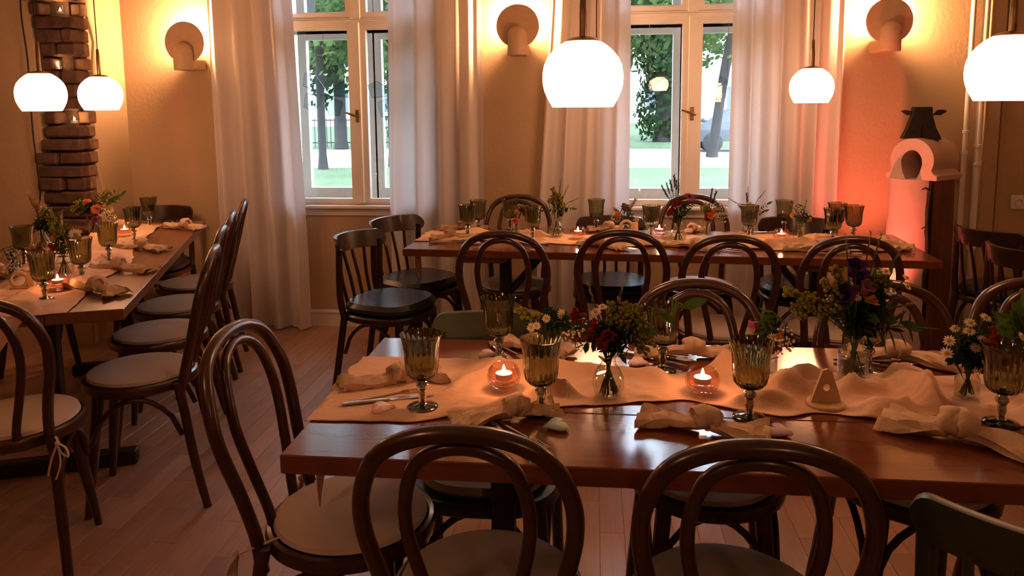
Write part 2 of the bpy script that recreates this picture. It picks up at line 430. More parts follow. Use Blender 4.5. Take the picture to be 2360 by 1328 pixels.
# ------------------------------------------------------------------ windows (box windows: an inner and an outer sash)
def window(idx, x0, x1, xm):
    y = 4.79
    w = struct(MB().box(x0-.02, x0+.05, y-.01, y+.05, OZ0, OZ1).box(x1-.05, x1+.02, y-.01, y+.05, OZ0, OZ1)
               .box(x0+.05, x1-.05, y-.01, y+.05, OZ1-.05, OZ1+.0).box(x0+.05, x1-.05, y-.01, y+.05, OZ0-.0, OZ0+.012).build('window_%d' % idx, 'white_paint', smooth=False))
    P = w
    MB().box(xm-.022, xm+.022, y-.040, y+.03, OZ0+.012, 1.945).box(xm-.03, xm+.03, y-.03, y+.03, 1.965, OZ1-.05).build('mullion', 'white_paint', P, smooth=False)
    MB().box(x0+.05, x1-.05, y-.022, y+.03, 1.938, 1.972).box(x0+.05, x1-.05, y-.030, y+.03, 1.951, 1.960).build('transom', 'white_paint', P, smooth=False)
    for a, b_, zz0, zz1 in ((x0+.05, xm-.022, OZ0+.012, 1.938), (xm+.022, x1-.05, OZ0+.012, 1.938), (x0+.05, xm-.03, 1.972, OZ1-.05), (xm+.03, x1-.05, 1.972, OZ1-.05)):
        low = zz0 < 1
        t = .037; 
        s_ = MB().box(a, a+t, y-.012, y+.03, zz0, zz1).box(b_-t, b_, y-.012, y+.03, zz0, zz1).box(a+t, b_-t, y-.012, y+.03, zz0, zz0+(.026 if low else .035)).box(a+t, b_-t, y-.012, y+.03, zz1-t, zz1)
        so = s_.build('sash', 'white_paint', P, smooth=False)
        MB().box(a+t, b_-t, y+.006, y+.010, zz0+.026, zz1-t).build('pane', 'window_glass', so, smooth=False)
        # outer sash
        yo = 5.02; t = .055
        a2, b2 = (a-.0, b_-.012) if a < xm-.1 else (a+.012, b_+.0)
        s_ = MB().box(a2, a2+t, yo, yo+.05, zz0-.01, zz1).box(b2-t, b2, yo, yo+.05, zz0-.01, zz1).box(a2+t, b2-t, yo, yo+.05, zz0-.01, zz0+.07).box(a2+t, b2-t, yo, yo+.05, zz1-.075, zz1)
        so = s_.build('outer_sash', 'white_paint', P, smooth=False)
        MB().box(a2+t, b2-t, yo+.02, yo+.024, zz0+.06, zz1-.06).build('outer_pane', 'window_glass', so, smooth=False)
    MB().box(x0, x1, y+.06, 5.2, OZ0-.02, OZ0-.004).box(x0+.0, x0+.012, y+.06, 5.2, OZ0, OZ1).box(x1-.012, x1, y+.06, 5.2, OZ0, OZ1).box(xm-.045, xm+.045, 5.02, 5.09, OZ0-.004, OZ1).box(x0, x1, 5.02, 5.09, 1.90, 1.99).build('casing', 'white_paint', P, smooth=False)
    si = MB().rbox(x0-.06, x1+.06, WY-.05, y+.05, .778, .800, .005).box(x0-.04, x1+.04, WY-.014, WY, .733, .778)
    si.build('window_sill', 'white_paint', P, smooth=False)
    hd = MB().rbox(xm-.012, xm+.012, y-.046, y-.040, 1.325, 1.405, .003).tube([(xm, y-.044, 1.365), (xm, y-.075, 1.366)], .007, 8).tube([(xm+.022, y-.073, 1.357), (xm-.02, y-.076, 1.372), (xm-.065, y-.073, 1.388)], [.006, .008, .006], 8)
    hd.build('handle', 'brass', P)
window(1, *OPEN[0], -1.475); window(2, *OPEN[1], .590)

# butterfly ornaments hanging inside the panes
def butterfly(name, label, x, z, s, mats, rot, cut=None):
    t = thing(name, label, 'window ornament', (x, 4.782, z), 0, None)
    wings = [((0, .03), (.10, .115), (.16, .10), (.15, .02), (.03, 0)), ((.0, .0), (.03, -.005), (.125, -.02), (.12, -.11), (.05, -.12), (.005, -.03))]
    Mr = Matrix.Rotation(rot, 4, 'Y')
    k = 0
    for sg in (-1, 1):
        for wv in wings:
            out = [(sg*px*s, pz*s) for px, pz in wv]
            if sg < 0: out = out[::-1]
            MB().prism(out, -.002, .002, Mr).build('wing', mats[k % len(mats)], t, smooth=False)
            c = MB()
            lp = [Mr @ Vector((px, -.003, pz)) for px, pz in out]
            c.tube(lp+[lp[0]], .0012*s, 5)
            mid = Vector((0, -.003, .01*s))
            for q in lp[1:-1]: c.tube([Mr @ mid, q], .0006*s, 4)
            c.build('wing_edge', 'black_metal', t); k += 1
    MB().tube([Mr @ Vector((0, -.004, -.07*s)), Mr @ Vector((0, -.004, 0)), Mr @ Vector((0, -.004, .06*s))], [.003*s, .007*s, .004*s], 6).build('body', 'sticker_white', t)
    MB().tube([(0, 0, .05*s), (0, 0, 2.0-z)], .0012, 4).build('thread', 'black_metal', t)
    return t
butterfly('butterfly_ornament', 'white and green glass butterfly hanging in left pane of left window', -1.69, 1.50, 1.0, ['sticker_white', 'sticker_white', 'sticker_green', 'sticker_green'], .25)
butterfly('butterfly_ornament', 'pale glass butterfly half hidden by curtain in left window right pane', -1.235, 1.49, 1.0, ['sticker_white', 'sticker_white', 'sticker_green'], -.2)
butterfly('butterfly_ornament', 'white glass butterfly hanging in left pane of right window', .335, 1.50, .78, ['sticker_white'], .12)
butterfly('butterfly_ornament', 'pale glass butterfly half hidden by curtain in right window right pane', .80, 1.55, .72, ['sticker_white'], -.3)

# ------------------------------------------------------------------ curtains
def curtain(label, x0, x1, seed, folds, bulge=None):
    def fn(u, w):
        z = .012+(CEIL-.02)*w
        sq = 1+.04*sin(pi*(1-w))
        x = x0+(x1-x0)*(u+.018*sin(7*u*pi+seed)*(1-w*.5))
        if bulge: x += bulge(u, z)
        amp = .034+.014*nz(u*3+seed, 1.7)+.01*(1-w)
        y = 4.655+amp*sin(folds*2*pi*u+seed+.5*nz(u*2, z*.5, seed))+.012*nz(u*9+seed, z*.9)
        y += .006*sin(folds*4.6*pi*u+seed*2)
        return (x, y, z)
    o = MB().grid(fn, 130, 30).build('curtain', 'curtain_cloth', ang=80)
    return tag(o, label, 'curtain', None)
curtain('cream curtain between left wall lamp and left window', -2.40, -1.80, 1.0, 4, lambda u, z: u*(-.05*max(0, (z-.5)))*.5)
curtain('cream curtain right of left window, falling behind two dark chairs', -1.27, -.66, 2.3, 4, lambda u, z: (1-u)*.06*max(0, z-.9)*.4)
curtain('cream curtain behind the large pendant, left of right window', -.33, .21, 4.1, 4, lambda u, z: (1-u)*(.09*max(0, z-.6))*.7)
curtain('cream curtain right of right window behind small right pendant', .80, 1.42, 5.7, 5)

# ------------------------------------------------------------------ wall lamps
def sconce_proto():
    t = thing('wall_lamp', 'x', 'wall lamp')
    # local: wall plane at y=0, room towards -y, z=0 disc centre
    Mx = Matrix.Rotation(pi/2, 4, 'X')
    MB().lathe([(0, .156), (.124, .156), (.127, .153), (.127, .148), (.124, .145), (0, .145)], 48, M=Mx).build('disc_shade', 'lamp_ceramic', t)
    prof = [(.056, -.170)]+[(.058, -.166), (.058, -.06)]+[(.058*cos(a), -.06+.058*sin(a)) for a in [pi/2*k/8 for k in range(1, 9)]]
    prof[-1] = (0.0005, prof[-1][1])
    MB().lathe(prof, 32, M=Matrix.Translation((0, -.175, 0))).build('socket_dome', 'lamp_ceramic', t)
    MB().rbox(-.056, .056, -.175, 0, -.170, -.100, .008).build('wall_bracket', 'lamp_ceramic', t, smooth=False)
    MB().lathe([(.0005, -.062), (.018, -.055), (.03, -.03), (.034, 0), (.024, .024), (.0005, .035)], 20, M=Matrix.Translation((0, -.085, -.0))).build('bulb', 'bulb_glow', t)
    MB().lathe([(.014, -.102), (.014, -.055)], 12, M=Matrix.Translation((0, -.085, 0))).build('bulb_socket', 'lamp_ceramic', t)
    add_light('wall_lamp_light', 'POINT', (0, -.085, .045), SCONCE_W, SCONCE_C, .012, t)
    return t
sc0 = sconce_proto()
sc0.location = (-2.517, WY, 1.828); sc0['label'] = 'round disc wall lamp left of left curtain'; sc0['group'] = 'disc wall lamps'
dup(sc0, (-0.445, WY, 1.888), 0, 'round disc wall lamp on wall between the two windows')
dup(sc0, (1.652, WY, 1.877), 0, 'round disc wall lamp glowing above the bull head sculpture')

# ------------------------------------------------------------------ pendants
def pendant_proto():
    t = thing('pendant_lamp', 'x', 'pendant lamp')
    R = .1075
    TT = [(0, .40), (.03, .50), (.08, .615), (.15, .745), (.25, .878), (.36, .958), (.48, .995), (.56, 1.0), (.66, .988), (.76, .950), (.88, .865), (.965, .785), (1, .752)]
    prof = [(.1075*q, .094-.174*k) for k, q in TT]+[(.1075*q-.002, .094-.174*k+(.002 if k < .1 else 0)-(.002 if k < .05 else 0)) for k, q in reversed(TT)]
    MB().lathe(prof, 48, closed=True).build('globe_shade', 'opal_glow', t, ang=60)
    MB().lathe([(.0005, .106), (.02, .105), (.036, .101), (.046, .095), (.046, .091), (.0005, .091)], 32).build('cap', 'brass', t)
    MB().lathe([(.009, .100), (.010, .106), (.010, .165), (.007, .235), (.003, .24)], 12).build('neck', 'brass', t)
    MB().tube([(0, 0, .23), (0, 0, CEIL-1.505)], .0028, 6).build('cord', 'black_metal', t)
    return t
p0 = pendant_proto()
G = 'opal globe pendant lamps'
p0.location = (-.028, 2.09, 1.505); p0['label'] = 'large opal globe pendant hanging in front of right window curtain'; p0['group'] = G
for loc, lb in (((1.105, 4.10, 1.505), 'small opal globe pendant in front of far right curtain'),
                ((-2.569, 3.39, 1.500), 'opal globe pendant at left edge before the brick pier'),
                ((-2.588, 3.86, 1.500), 'opal globe pendant just right of brick pier'),
                ((1.12, 2.24, 1.512), 'opal globe pendant cut by right frame edge'),
                ((.015, 4.0, 1.515), 'opal globe pendant hidden behind the large one, thin cord showing'),
                ((-.95, .42, 1.66), 'added opal globe pendant out of view at left, filling the foreground'),  # this pendant and the next are added, unseen, to light the foreground
                ((.85, -.55, 1.66), 'added opal globe pendant out of view at right, filling the foreground')):
    dup(p0, loc, rng.random()*6, lb)

# ------------------------------------------------------------------ chairs
def bentwood(label, cushion='grey_cushion', ties=False):
    t = thing('bentwood_chair', label, 'chair', group='bentwood hoop back chairs')
    W_ = 'bent_wood'
    MB().lathe([(.150, .428), (.186, .428), (.198, .436), (.200, .450), (.195, .464), (.186, .468), (.172, .462), (.160, .456), (.150, .450)], 40, closed=True).build('seat_ring', W_, t)
    MB().lathe([(.0005, .449), (.155, .449), (.155, .455), (.0005, .455)], 32).build('seat_panel', 'table_edge_wood', t)
    # outer hoop, leaning back
    def hoop(half, pts, r, y0, nm):
        p = [(x*half, y, z) for x, y, z in pts]
        full = [(-x, y, z) for x, y, z in p]+[(x, y, z) for x, y, z in reversed(p)][1:]
        MB().tube(catmull(full, 6), r, 10).build(nm, W_, t)
    hoop(1, [(.152, -.155, .40), (.147, -.170, .48), (.158, -.195, .58), (.182, -.225, .70), (.178, -.245, .785), (.142, -.268, .862), (.076, -.279, .900), (0, -.282, .910)], .0155, 0, 'back_hoop')
    hoop(1, [(.060, -.168, .44), (.064, -.178, .50), (.087, -.200, .60), (.106, -.223, .70), (.104, -.240, .775), (.083, -.257, .840), (.046, -.268, .872), (0, -.272, .882)], .0125, 0, 'inner_hoop')
    for sx in (-1, 1):
        MB().tube(catmull([(sx*.152, -.150, .46), (sx*.156, -.168, .36), (sx*.170, -.195, .18), (sx*.185, -.232, 0)], 5), [.0165]*11+[.0155]*3+[.014]*2, 10).build('leg', W_, t)
        MB().tube([(sx*.120, .118, .455), (sx*.122, .120, .40), (sx*.142, .142, .20), (sx*.165, .165, 0)], [.019, .021, .018, .013], 10).build('leg', W_, t)
        arc = [(sx*(.155+.008*sin(pi*k/10)), -.155+.29*k/10, .27+.145*sin(pi*k/10)**.6) for k in range(11)]
        MB().tube(arc, .0095, 8).build('brace', W_, t)
    arc = [(-.13+.26*k/10, .132, .27+.145*sin(pi*k/10)**.6) for k in range(11)]
    MB().tube(arc, .0095, 8).build('brace', W_, t)
    if cushion:
        cu = MB().lathe([(.0005, .457), (.150, .457), (.172, .462), (.180, .470), (.176, .480), (.150, .487), (.08, .491), (.0005, .492)], 40).build('cushion', cushion, t)
        if ties:
            for sx in (-1, 1):
                k = MB().tube(catmull([(sx*.12, -.125, .468), (sx*.165, -.175, .462), (sx*.175, -.20, .455)], 4), .004, 6, sx=.5)
                k.tube(catmull([(sx*.175, -.20, .455), (sx*.200, -.21, .44), (sx*.205, -.215, .415), (sx*.185, -.212, .43), (sx*.175, -.203, .452)], 4), .004, 6, sx=.5)
                k.tube(catmull([(sx*.175, -.20, .455), (sx*.160, -.215, .41), (sx*.150, -.222, .365)], 4), .0045, 6, sx=.5)
                k.tube(catmull([(sx*.175, -.20, .455), (sx*.185, -.218, .40), (sx*.172, -.228, .355)], 4), .0045, 6, sx=.5)
                k.ball((sx*.176, -.204, .455), .008)
                k.build('cushion_tie', cushion, cu)
    return t
def spindle(label, grp, frame='spindle_wood', seat='dark_leather', curve=.098, rail_h=.085, top=.80, nsp=4, thin=False):
    t = thing('spindle_back_chair', label, 'chair', group=grp)
    def seat_out(s):
        return [(s*.205*math.copysign(abs(cos(a))**.7, cos(a)), s*.20*math.copysign(abs(sin(a))**.7, sin(a))) for a in [2*pi*k/32 for k in range(32)]]
    MB().slab(seat_out(1.0), .405, .440, .008).build('seat_frame', frame, t)
    if thin:
        MB().slab(seat_out(.84), .440, .468, .012).build('cushion', seat, t)
    else:
        MB().slab(seat_out(.985), .440, .496, .02).build('cushion', seat, t)
    # top rail: a curved bent board with rounded ends
    def rail_y(x): return -.262+curve*(x/.19)**2
    n = 44; vs = []; hw = .192
    for k in range(n+1):
        x = -hw+2*hw*k/n; e = min(1, (hw-abs(x))/.034); e = sqrt(max(.05, 1-(1-e)**2)) if e < 1 else 1
        zc = top-rail_h/2; hh = rail_h/2*e; y = rail_y(x); th = .011
        for dy, dz in ((-th, -hh), (-th*1.1, 0), (-th, hh), (0, hh+.003), (th, hh), (th*1.0, 0), (th, -hh), (0, -hh-.003)):
            vs.append((x, y+dy+.02*dz/rail_h*-1, zc+dz))
    fs = [(k*8+j, k*8+(j+1) % 8, k*8+8+(j+1) % 8, k*8+8+j) for k in range(n) for j in range(8)]+[tuple(range(7, -1, -1)), tuple(range(n*8, n*8+8))]
    MB().add(vs, fs).build('top_rail', frame, t)
    for sx in (-1, 1):
        MB().tube(catmull([(sx*.166, -.155, .40), (sx*.167, -.180, .52), (sx*.168, rail_y(.168)+.010, top-rail_h*.6)], 6), .0165, 10).build('back_post', frame, t)
        MB().tube(catmull([(sx*.178, -.150, .43), (sx*.180, -.172, .30), (sx*.188, -.225, 0)], 5), .017, 10).build('leg', frame, t)
        MB().tube([(sx*.150, .140, .43), (sx*.155, .145, .36), (sx*.175, .175, 0)], [.02, .021, .014], 10).build('leg', frame, t)
        MB().tube([(sx*(.168+.006*sin(pi*k/10)), -.16+.31*k/10, .24+.16*sin(pi*k/10)**.6) for k in range(11)], .0095, 8).build('brace', frame, t)
    MB().tube([(-.152+.304*k/10, .150, .24+.16*sin(pi*k/10)**.6) for k in range(11)], .0095, 8).build('brace', frame, t)
    for k in range(nsp):
        x = -.105+.21*k/(nsp-1)
        MB().tube([(x*.9, -.182, .43), (x*.95, -.215, .58), (x, rail_y(x), top-rail_h*.8)], .0085, 8).build('spindle', frame, t)
    return t
HB = {}
def put_bent(label, x, y, deg, cushion='grey_cushion', ties=False):
    key = (cushion, ties)
    if key not in HB:
        HB[key] = bentwood(label, cushion, ties); HB[key].location = (x, y, 0); HB[key].rotation_euler = (0, 0, radians(deg)); return HB[key]
    return dup(HB[key], (x, y, 0), radians(deg), label)
put_bent('bentwood chair in left foreground, its double hoop nearest the camera', -.210, 1.447, 0)
put_bent('bentwood chair in foreground with its hoop before the pink heart stone', .268, 1.435, -1)
put_bent('bentwood chair across near table behind the empty middle goblet', .301, 1.965, 180)
put_bent('bentwood chair across near table behind the tallest bouquet', .829, 1.985, 180)
put_bent('bentwood chair across near table at right frame edge', 1.274, 2.04, 182)
put_bent('white cushioned bentwood chair at left end of near table', -.57, 1.685, -92, 'cushion_cloth', True)
put_bent('white cushioned bentwood chair at near end of left table', -1.80, 2.14, 20, 'cushion_cloth', True)
put_bent('first bentwood chair along right side of left table, nearest camera', -1.660, 2.590, 110)
put_bent('second bentwood chair along right side of left table', -1.86, 3.055, 110)
put_bent('third bentwood chair along right side of left table', -2.03, 3.50, 110)
put_bent('last bentwood chair beside left table, touching the curtain', -2.18, 3.955, 110)
put_bent('bentwood chair on far left side of left table, cut by frame', -2.86, 3.56, -70)
put_bent('leftmost of four bentwood chairs lining the back table front', -.37, 3.348, 0)
put_bent('second of four bentwood chairs lining the back table front', .125, 3.405, -1)
put_bent('third of four bentwood chairs lining the back table front', .548, 3.302, -2)
put_bent('rightmost of four bentwood chairs lining the back table front', 1.010, 3.297, -3)
put_bent('bentwood chair behind back table, between the windows', -.42, 4.05, 180)
put_bent('bentwood chair behind back table, below right window', .557, 4.08, 180)
SG = 'dark spindle back chairs'
s0 = spindle('dark spindle chair with shiny black cushion at back table left end, nearer one', SG); s0.location = (-.985, 3.62, 0); s0.rotation_euler = (0, 0, radians(-109))
dup(s0, (-.955, 4.10, 0), radians(-124), 'dark spindle chair at back table left end, farther one by curtain')
dup(s0, (.10, 4.09, 0), radians(180), 'dark spindle chair behind back table, left of right window')
dup(s0, (1.08, 4.09, 0), radians(178), 'dark spindle chair behind back table, under small right pendant')
dup(s0, (-2.70, 4.42, 0), radians(186), 'dark spindle chair at far end of left table against wall')
dup(s0, (2.11, 4.08, 0), radians(-62), 'dark spindle chair right of sculpture, farther one of two')
dup(s0, (2.02, 3.56, 0), radians(-69), 'dark spindle chair right of sculpture, nearer one of two')
GG = 'green painted chairs'
g0 = spindle('green painted chair across near table, left of round vase', GG, 'green_paint', 'grey_cushion', .045, .085, .812, 4, True); g0.location = (-.285, 1.985, 0); g0.rotation_euler = (0, 0, pi)
dup(g0, (.80, 1.335, 0), radians(-32), 'green painted chair in bottom right corner, nearest camera')

# ------------------------------------------------------------------ tables
def table(label, corner, ang, ln, wd, top='table_wood', nb=3, posts=(.40, -.40), th=.04):
    # corner: near-left corner on the floor plan; ang: direction of the long side
    t = thing('dining_table', label, 'table', (corner[0], corner[1], 0), ang)
    for k in range(nb):
        a, b_ = wd*k/nb+.0012, wd*(k+1)/nb-.0012
        MB().rbox(0, ln, a, b_, .75-th, .75, .0025).build('board', top, t, smooth=False)
    for p in posts:
        x = p if p > 0 else ln+p
        MB().rbox(x-.028, x+.028, wd/2-.028, wd/2+.028, .05, .68, .004).build('post', 'black_wood', t, smooth=False)
        MB().rbox(x-.03, x+.03, wd/2-.28, wd/2+.28, 0, .06, .006).build('foot', 'black_wood', t, smooth=False)
        MB().rbox(x-.16, x+.05, wd/2-.30, wd/2+.30, .68, .75-th, .006).build('batten', 'table_edge_wood', t, smooth=False)
        s_ = 1 if p > 0 else -1
        MB().tube([(x+s_*.01, wd/2, .46), (x+s_*.22, wd/2, .705)], .018, 6).build('brace', 'black_wood', t)
    return t
TN = table('long reddish wooden dining table in foreground', (-.615, 1.392), 0.0, 2.35, .775)
TB = table('long wooden dining table below the windows', (-.905, 3.553), radians(-3.6), 2.40, .685, posts=(.44, -.44), th=.035)
TL = table('wooden dining table at left, running toward the brick pier', (-1.596, 2.418), radians(110.4), 2.10, .74, 'orange_wood', 3, (.45, -.45), .04)
TR = table('wooden table at right edge, only its corner showing', (2.14, 4.14), radians(-90), 1.3, .75, 'orange_wood', 3, (.5, -.4), .03)

# ------------------------------------------------------------------ cloth runners
FLAT = [(-.211, 1.775, .06), (.259, 1.785, .07), (.038, 1.745, .055), (.645, 1.924, .06), (.86, 1.807, .045), (.437, 1.932, .04), (-.125, 1.99, .04), (1.04, 1.93, .04), (.525, 1.735, .06), (-.382, 1.647, .045), (.342, 1.656, .045),
        (.867, 1.668, .045), (-.074, 3.853, .06), (.338, 3.939, .06), (.915, 3.822, .06), (-1.999, 2.642, .06), (-2.463, 3.789, .06), (-.391, 3.90, .04), (-.186, 3.911, .05), (.414, 3.758, .05), (.576, 3.945, .04), (.79, 4.0, .04), (1.026, 3.9, .04),
        (-2.142, 2.876, .05), (-2.66, 3.83, .05), (-2.60, 3.36, .05), (-2.31, 2.80, .04), (.175, 4.02, .05), (-2.17, 2.66, .05)]   # where something heavy presses the cloth down
def runner(label, org, ang, lo, hi, x0, x1, seed, amp, nu, nv, drop=None):
    M = Matrix.Translation((org[0], org[1], 0)) @ Matrix.Rotation(ang, 4, 'Z')
    def fn(u, w):
        x = x0+(x1-x0)*u
        a, b_ = lerp(lo, x), lerp(hi, x)
        y = a+(b_-a)*w + .006*nz(x*18, w*3, seed)
        e = lerp(amp, x)
        wx, wy = x+.09*nz(x*3.1, y*3.3, seed+9), y+.07*nz(x*3.7+5, y*4.1, seed+7)
        n1 = nz(wx*3.0+wy*2.2+seed, wy*5.2-wx*1.2, seed); n2 = nz(wx*6.5-wy*5, wy*7+wx*4, seed+3); n3 = nz(wx*14+wy*9, wy*15-wx*8, seed+5)
        rd = math.exp(-(n1/.115)**2)*.030+math.exp(-(n2/.13)**2)*.013+math.exp(-(n3/.14)**2)*.0035+.006*max(0, nz(x*3, y*3, seed+11))
        edge = min(1, min(w, 1-w)*6+.18)
        pw_ = M @ Vector((x, y, 0))
        for fx, fy, fr in FLAT:
            dd = sqrt((pw_.x-fx)**2+(pw_.y-fy)**2)
            if dd < fr*1.9: k_ = max(0, (dd-fr*.8)/(fr*1.1)); edge *= k_*k_*(3-2*k_)
        z = .7515+e*max(0, rd)*edge+.0008
        if drop and x < drop[0]:
            d = drop[0]-x; wv = abs(w-drop[1])
            z = .750-max(0, d-.006)*max(0, 1-wv*drop[2])+.002
            x = drop[0]-.007-.012*d+.008*sin(w*22)*min(1, d*20)
            z = min(z, .7525)
        return M @ Vector((x, y, z))
    o = MB().grid(fn, nu, nv).build('table_runner', 'gauze', ang=80)
    sm = o.modifiers.new('thickness', 'SOLIDIFY'); sm.thickness = .0012; sm.offset = 1
    return tag(o, label, 'table runner', 'gauze table runners')
runner('crumpled peach gauze runner on near table', (0, 0), 0,
       [(-.62, 1.555), (-.40, 1.565), (-.30, 1.60), (-.22, 1.60), (-.12, 1.67), (0, 1.69), (.12, 1.72), (.22, 1.74), (.33, 1.69), (.42, 1.66), (.5, 1.69), (.62, 1.66), (.8, 1.68), (1.0, 1.62), (1.7, 1.66)],
       [(-.62, 1.985), (-.4, 1.985), (-.15, 1.965), (0, 1.93), (.2, 1.91), (.36, 1.99), (.5, 1.94), (.66, 1.96), (.8, 1.94), (1.0, 1.97), (1.7, 1.96)],
       -.875, 1.70, 3.1, [(-.62, .03), (-.40, .10), (-.30, .7), (-.1, 1.0), (.2, .8), (.35, 1.35), (.6, 1.2), (.75, 1.5), (1.0, 1.2), (1.7, 1.0)], 260, 50, drop=(-.615, .22, 5.5))
runner('crumpled peach gauze runner on back table', (-.905, 3.553), radians(-3.6),
       [(0, .20), (.3, .24), (.6, .22), (1.0, .16), (1.3, .20), (1.7, .17), (2.0, .14), (2.4, .22)], [(0, .52), (.4, .50), (.8, .47), (1.2, .50), (1.6, .52), (2.0, .55), (2.4, .5)],
       -.23, 2.36, 8.2, [(0, .2), (.3, .8), (2.4, 1.1)], 200, 36, drop=(0, .3, 4.0))
runner('crumpled peach gauze runner on left table', (-1.596, 2.418), radians(110.4),
       [(0, .17), (.4, .19), (.8, .15), (1.3, .22), (2.1, .22)], [(0, .60), (.5, .56), (1.0, .60), (1.5, .55), (2.1, .52)],
       -.28, 2.0, 12.4, [(0, .25), (.3, .7), (2.1, 1.0)], 180, 36, drop=(0, .75, 2.2))

# ------------------------------------------------------------------ goblets
def goblet_proto():
    t = thing('goblet', 'x', 'goblet', group='olive glass goblets')
    outer = [(.0006, .066), (.012, .066), (.026, .070), (.0345, .080), (.0375, .095), (.0385, .115), (.0395, .135), (.0425, .155), (.0465, .168), (.0478, .172)]
    inner = [(.0462, .1725), (.0445, .168), (.0400, .153), (.0368, .134), (.0358, .115), (.0346, .096), (.031, .083), (.022, .075), (.0006, .0725)]
    MB().lathe(outer+inner, 80, .024, 20, 30, fl_from=1, fl_to=7).build('bowl', 'olive_glass', t, ang=70)
    MB().lathe([(.0006, .0655), (.009, .0650), (.0085, .062), (.0135, .057), (.0145, .051), (.0115, .045), (.0082, .041), (.0095, .036), (.0100, .028), (.0075, .018), (.0085, .010), (.013, .0065), (.0006, .006)], 20, .05, 8).build('stem', 'olive_glass_stem', t, ang=70)
    MB().lathe([(.0006, .0006), (.034, .0006), (.0352, .002), (.034, .0035), (.020, .006), (.010, .009), (.0006, .0095)], 40, .012, 20).build('foot', 'olive_glass_stem', t, ang=70)
    return t
gb = goblet_proto(); first = True
for x, y, z, lb in [
    (-.382, 1.647, .7535, 'olive goblet leftmost on near table, beside crossed cutlery'),
    (-.112, 1.638, .7515, 'olive goblet on near table beside the mint heart'),
    (-.250, 1.995, .7515, 'olive goblet on near table before green chair back'),
    (.181, 1.950, .7515, 'olive goblet on near table before the middle far chair'),
    (.342, 1.656, .7515, 'olive goblet on near table just right of right pink candle'),
    (.867, 1.668, .7515, 'olive goblet at right edge of near table'),
    (.702, 1.985, .7515, 'olive goblet on near table behind the tallest bouquet'),
    (-.636, 3.848, .754, 'olive goblet at back table left end, nearer of pair'),
    (-.610, 4.052, .7515, 'olive goblet at back table left end, farther of pair'),
    (-.445, 4.110, .7515, 'olive goblet on back table inside the far left chair hoop'),
    (-.299, 3.803, .754, 'olive goblet on back table right of peach carnation'),
    (.019, 4.110, .7515, 'olive goblet on back table behind the left candle'),
    (.290, 3.848, .754, 'olive goblet on back table beside the middle candle'),
    (.776, 3.900, .7515, 'olive goblet on back table before cream flowers'),
    (.993, 4.100, .7515, 'olive goblet on back table behind right candle'),
    (1.150, 3.80, .7515, 'nearest olive goblet of the three at back table right end'),
    (1.230, 4.01, .7515, 'farthest olive goblet of the three at back table right end'),
    (1.280, 3.91, .7515, 'rightmost olive goblet on back table'),
    (-1.958, 2.515, .7515, 'nearest olive goblet on left table, before the bright candle'),
    (-2.018, 2.807, .7515, 'second olive goblet on left table, behind the bright candle'),
    (-2.152, 3.183, .7515, 'third olive goblet along right side of left table'),
    (-2.349, 3.691, .7515, 'olive goblet on left table beside its far candle'),
    (-2.522, 4.120, .7515, 'farthest olive goblet on left table'),
    (-2.480, 3.080, .7515, 'olive goblet at far left of left table'),
    (-2.702, 3.584, .7515, 'olive goblet on left table behind the flowers near bricks')]:
    if first: gb.location = (x, y, z); gb['label'] = lb; first = False
    else: dup(gb, (x, y, z), rng.random()*6, lb)

# ------------------------------------------------------------------ candles
def holder_proto():
    t = thing('candle_holder', 'x', 'candle holder', group='pink glass candle holders')
    MB().lathe([(.0006, .001), (.021, .001), (.032, .010), (.0395, .024), (.0405, .036), (.037, .050), (.0295, .061), (.0275, .060), (.034, .049), (.0372, .036), (.0358, .026), (.026, .019), (.015, .017), (.0006, .017)], 32).build('glass_bowl', 'pink_glass', t, ang=70)
    return t
def tealight_proto():
    t = thing('tealight', 'x', 'candle', group='lit tealights')
    MB().lathe([(.0006, 0), (.0195, 0), (.0200, .0140), (.0192, .0140), (.0186, .0125), (.0006, .0125)], 24).build('wax', 'wax', t)
    MB().lathe([(.0006, .0125), (.0035, .0150), (.0048, .0195), (.0036, .0260), (.0006, .0350)], 12).build('flame', 'flame', t)
    add_light('candle_light', 'POINT', (0, 0, .034), CANDLE_W, CANDLE_C, .006, t)
    return t
h0 = holder_proto(); t0 = tealight_proto(); first = True
for x, y, z, w in [(-.211, 1.775, .753, 'near table behind the left knotted napkin'), (.259, 1.785, .753, 'near table right of round vase'),
                   (-.074, 3.853, .754, 'back table left of middle'), (.338, 3.939, .754, 'back table beside middle goblet'), (.915, 3.822, .754, 'back table right part'),
                   (-1.999, 2.642, .754, 'left table near end'), (-2.463, 3.789, .754, 'left table far end')]:
    if first:
        h0.location = (x, y, z); h0['label'] = 'pink glass candle bowl on '+w
        t0.location = (x, y, z+.0265); t0['label'] = 'lit tealight in pink bowl on '+w; first = False
    else:
        dup(h0, (x, y, z), 0, 'pink glass candle bowl on '+w); dup(t0, (x, y, z+.0265), 0, 'lit tealight in pink bowl on '+w)
# tealights in clear cups on the brick ledges
c0 = None
for (x, z, w) in [(-3.085, NZ[2], 'topmost'), (-3.125, NZ[1], 'middle'), (-3.050, NZ[0], 'lowest')]:
    lb = 'clear glass candle cup on %s brick ledge' % w
    zz = .55+round((z-.55)/course)*course
    if c0 is None:
        c0 = thing('candle_cup', lb, 'candle holder', (x, PF+.035, zz), 0, 'clear cups on the brick pier')
        MB().lathe([(.0006, .0), (.024, .0), (.031, .048), (.0295, .048), (.0225, .003), (.0006, .003)], 24).build('glass_cup', 'clear_glass', c0)
    else: dup(c0, (x, PF+.035, zz), 0, lb)
    dup(t0, (x, PF+.035, zz+.0035), 0, 'lit tealight in clear cup on %s brick ledge' % w)

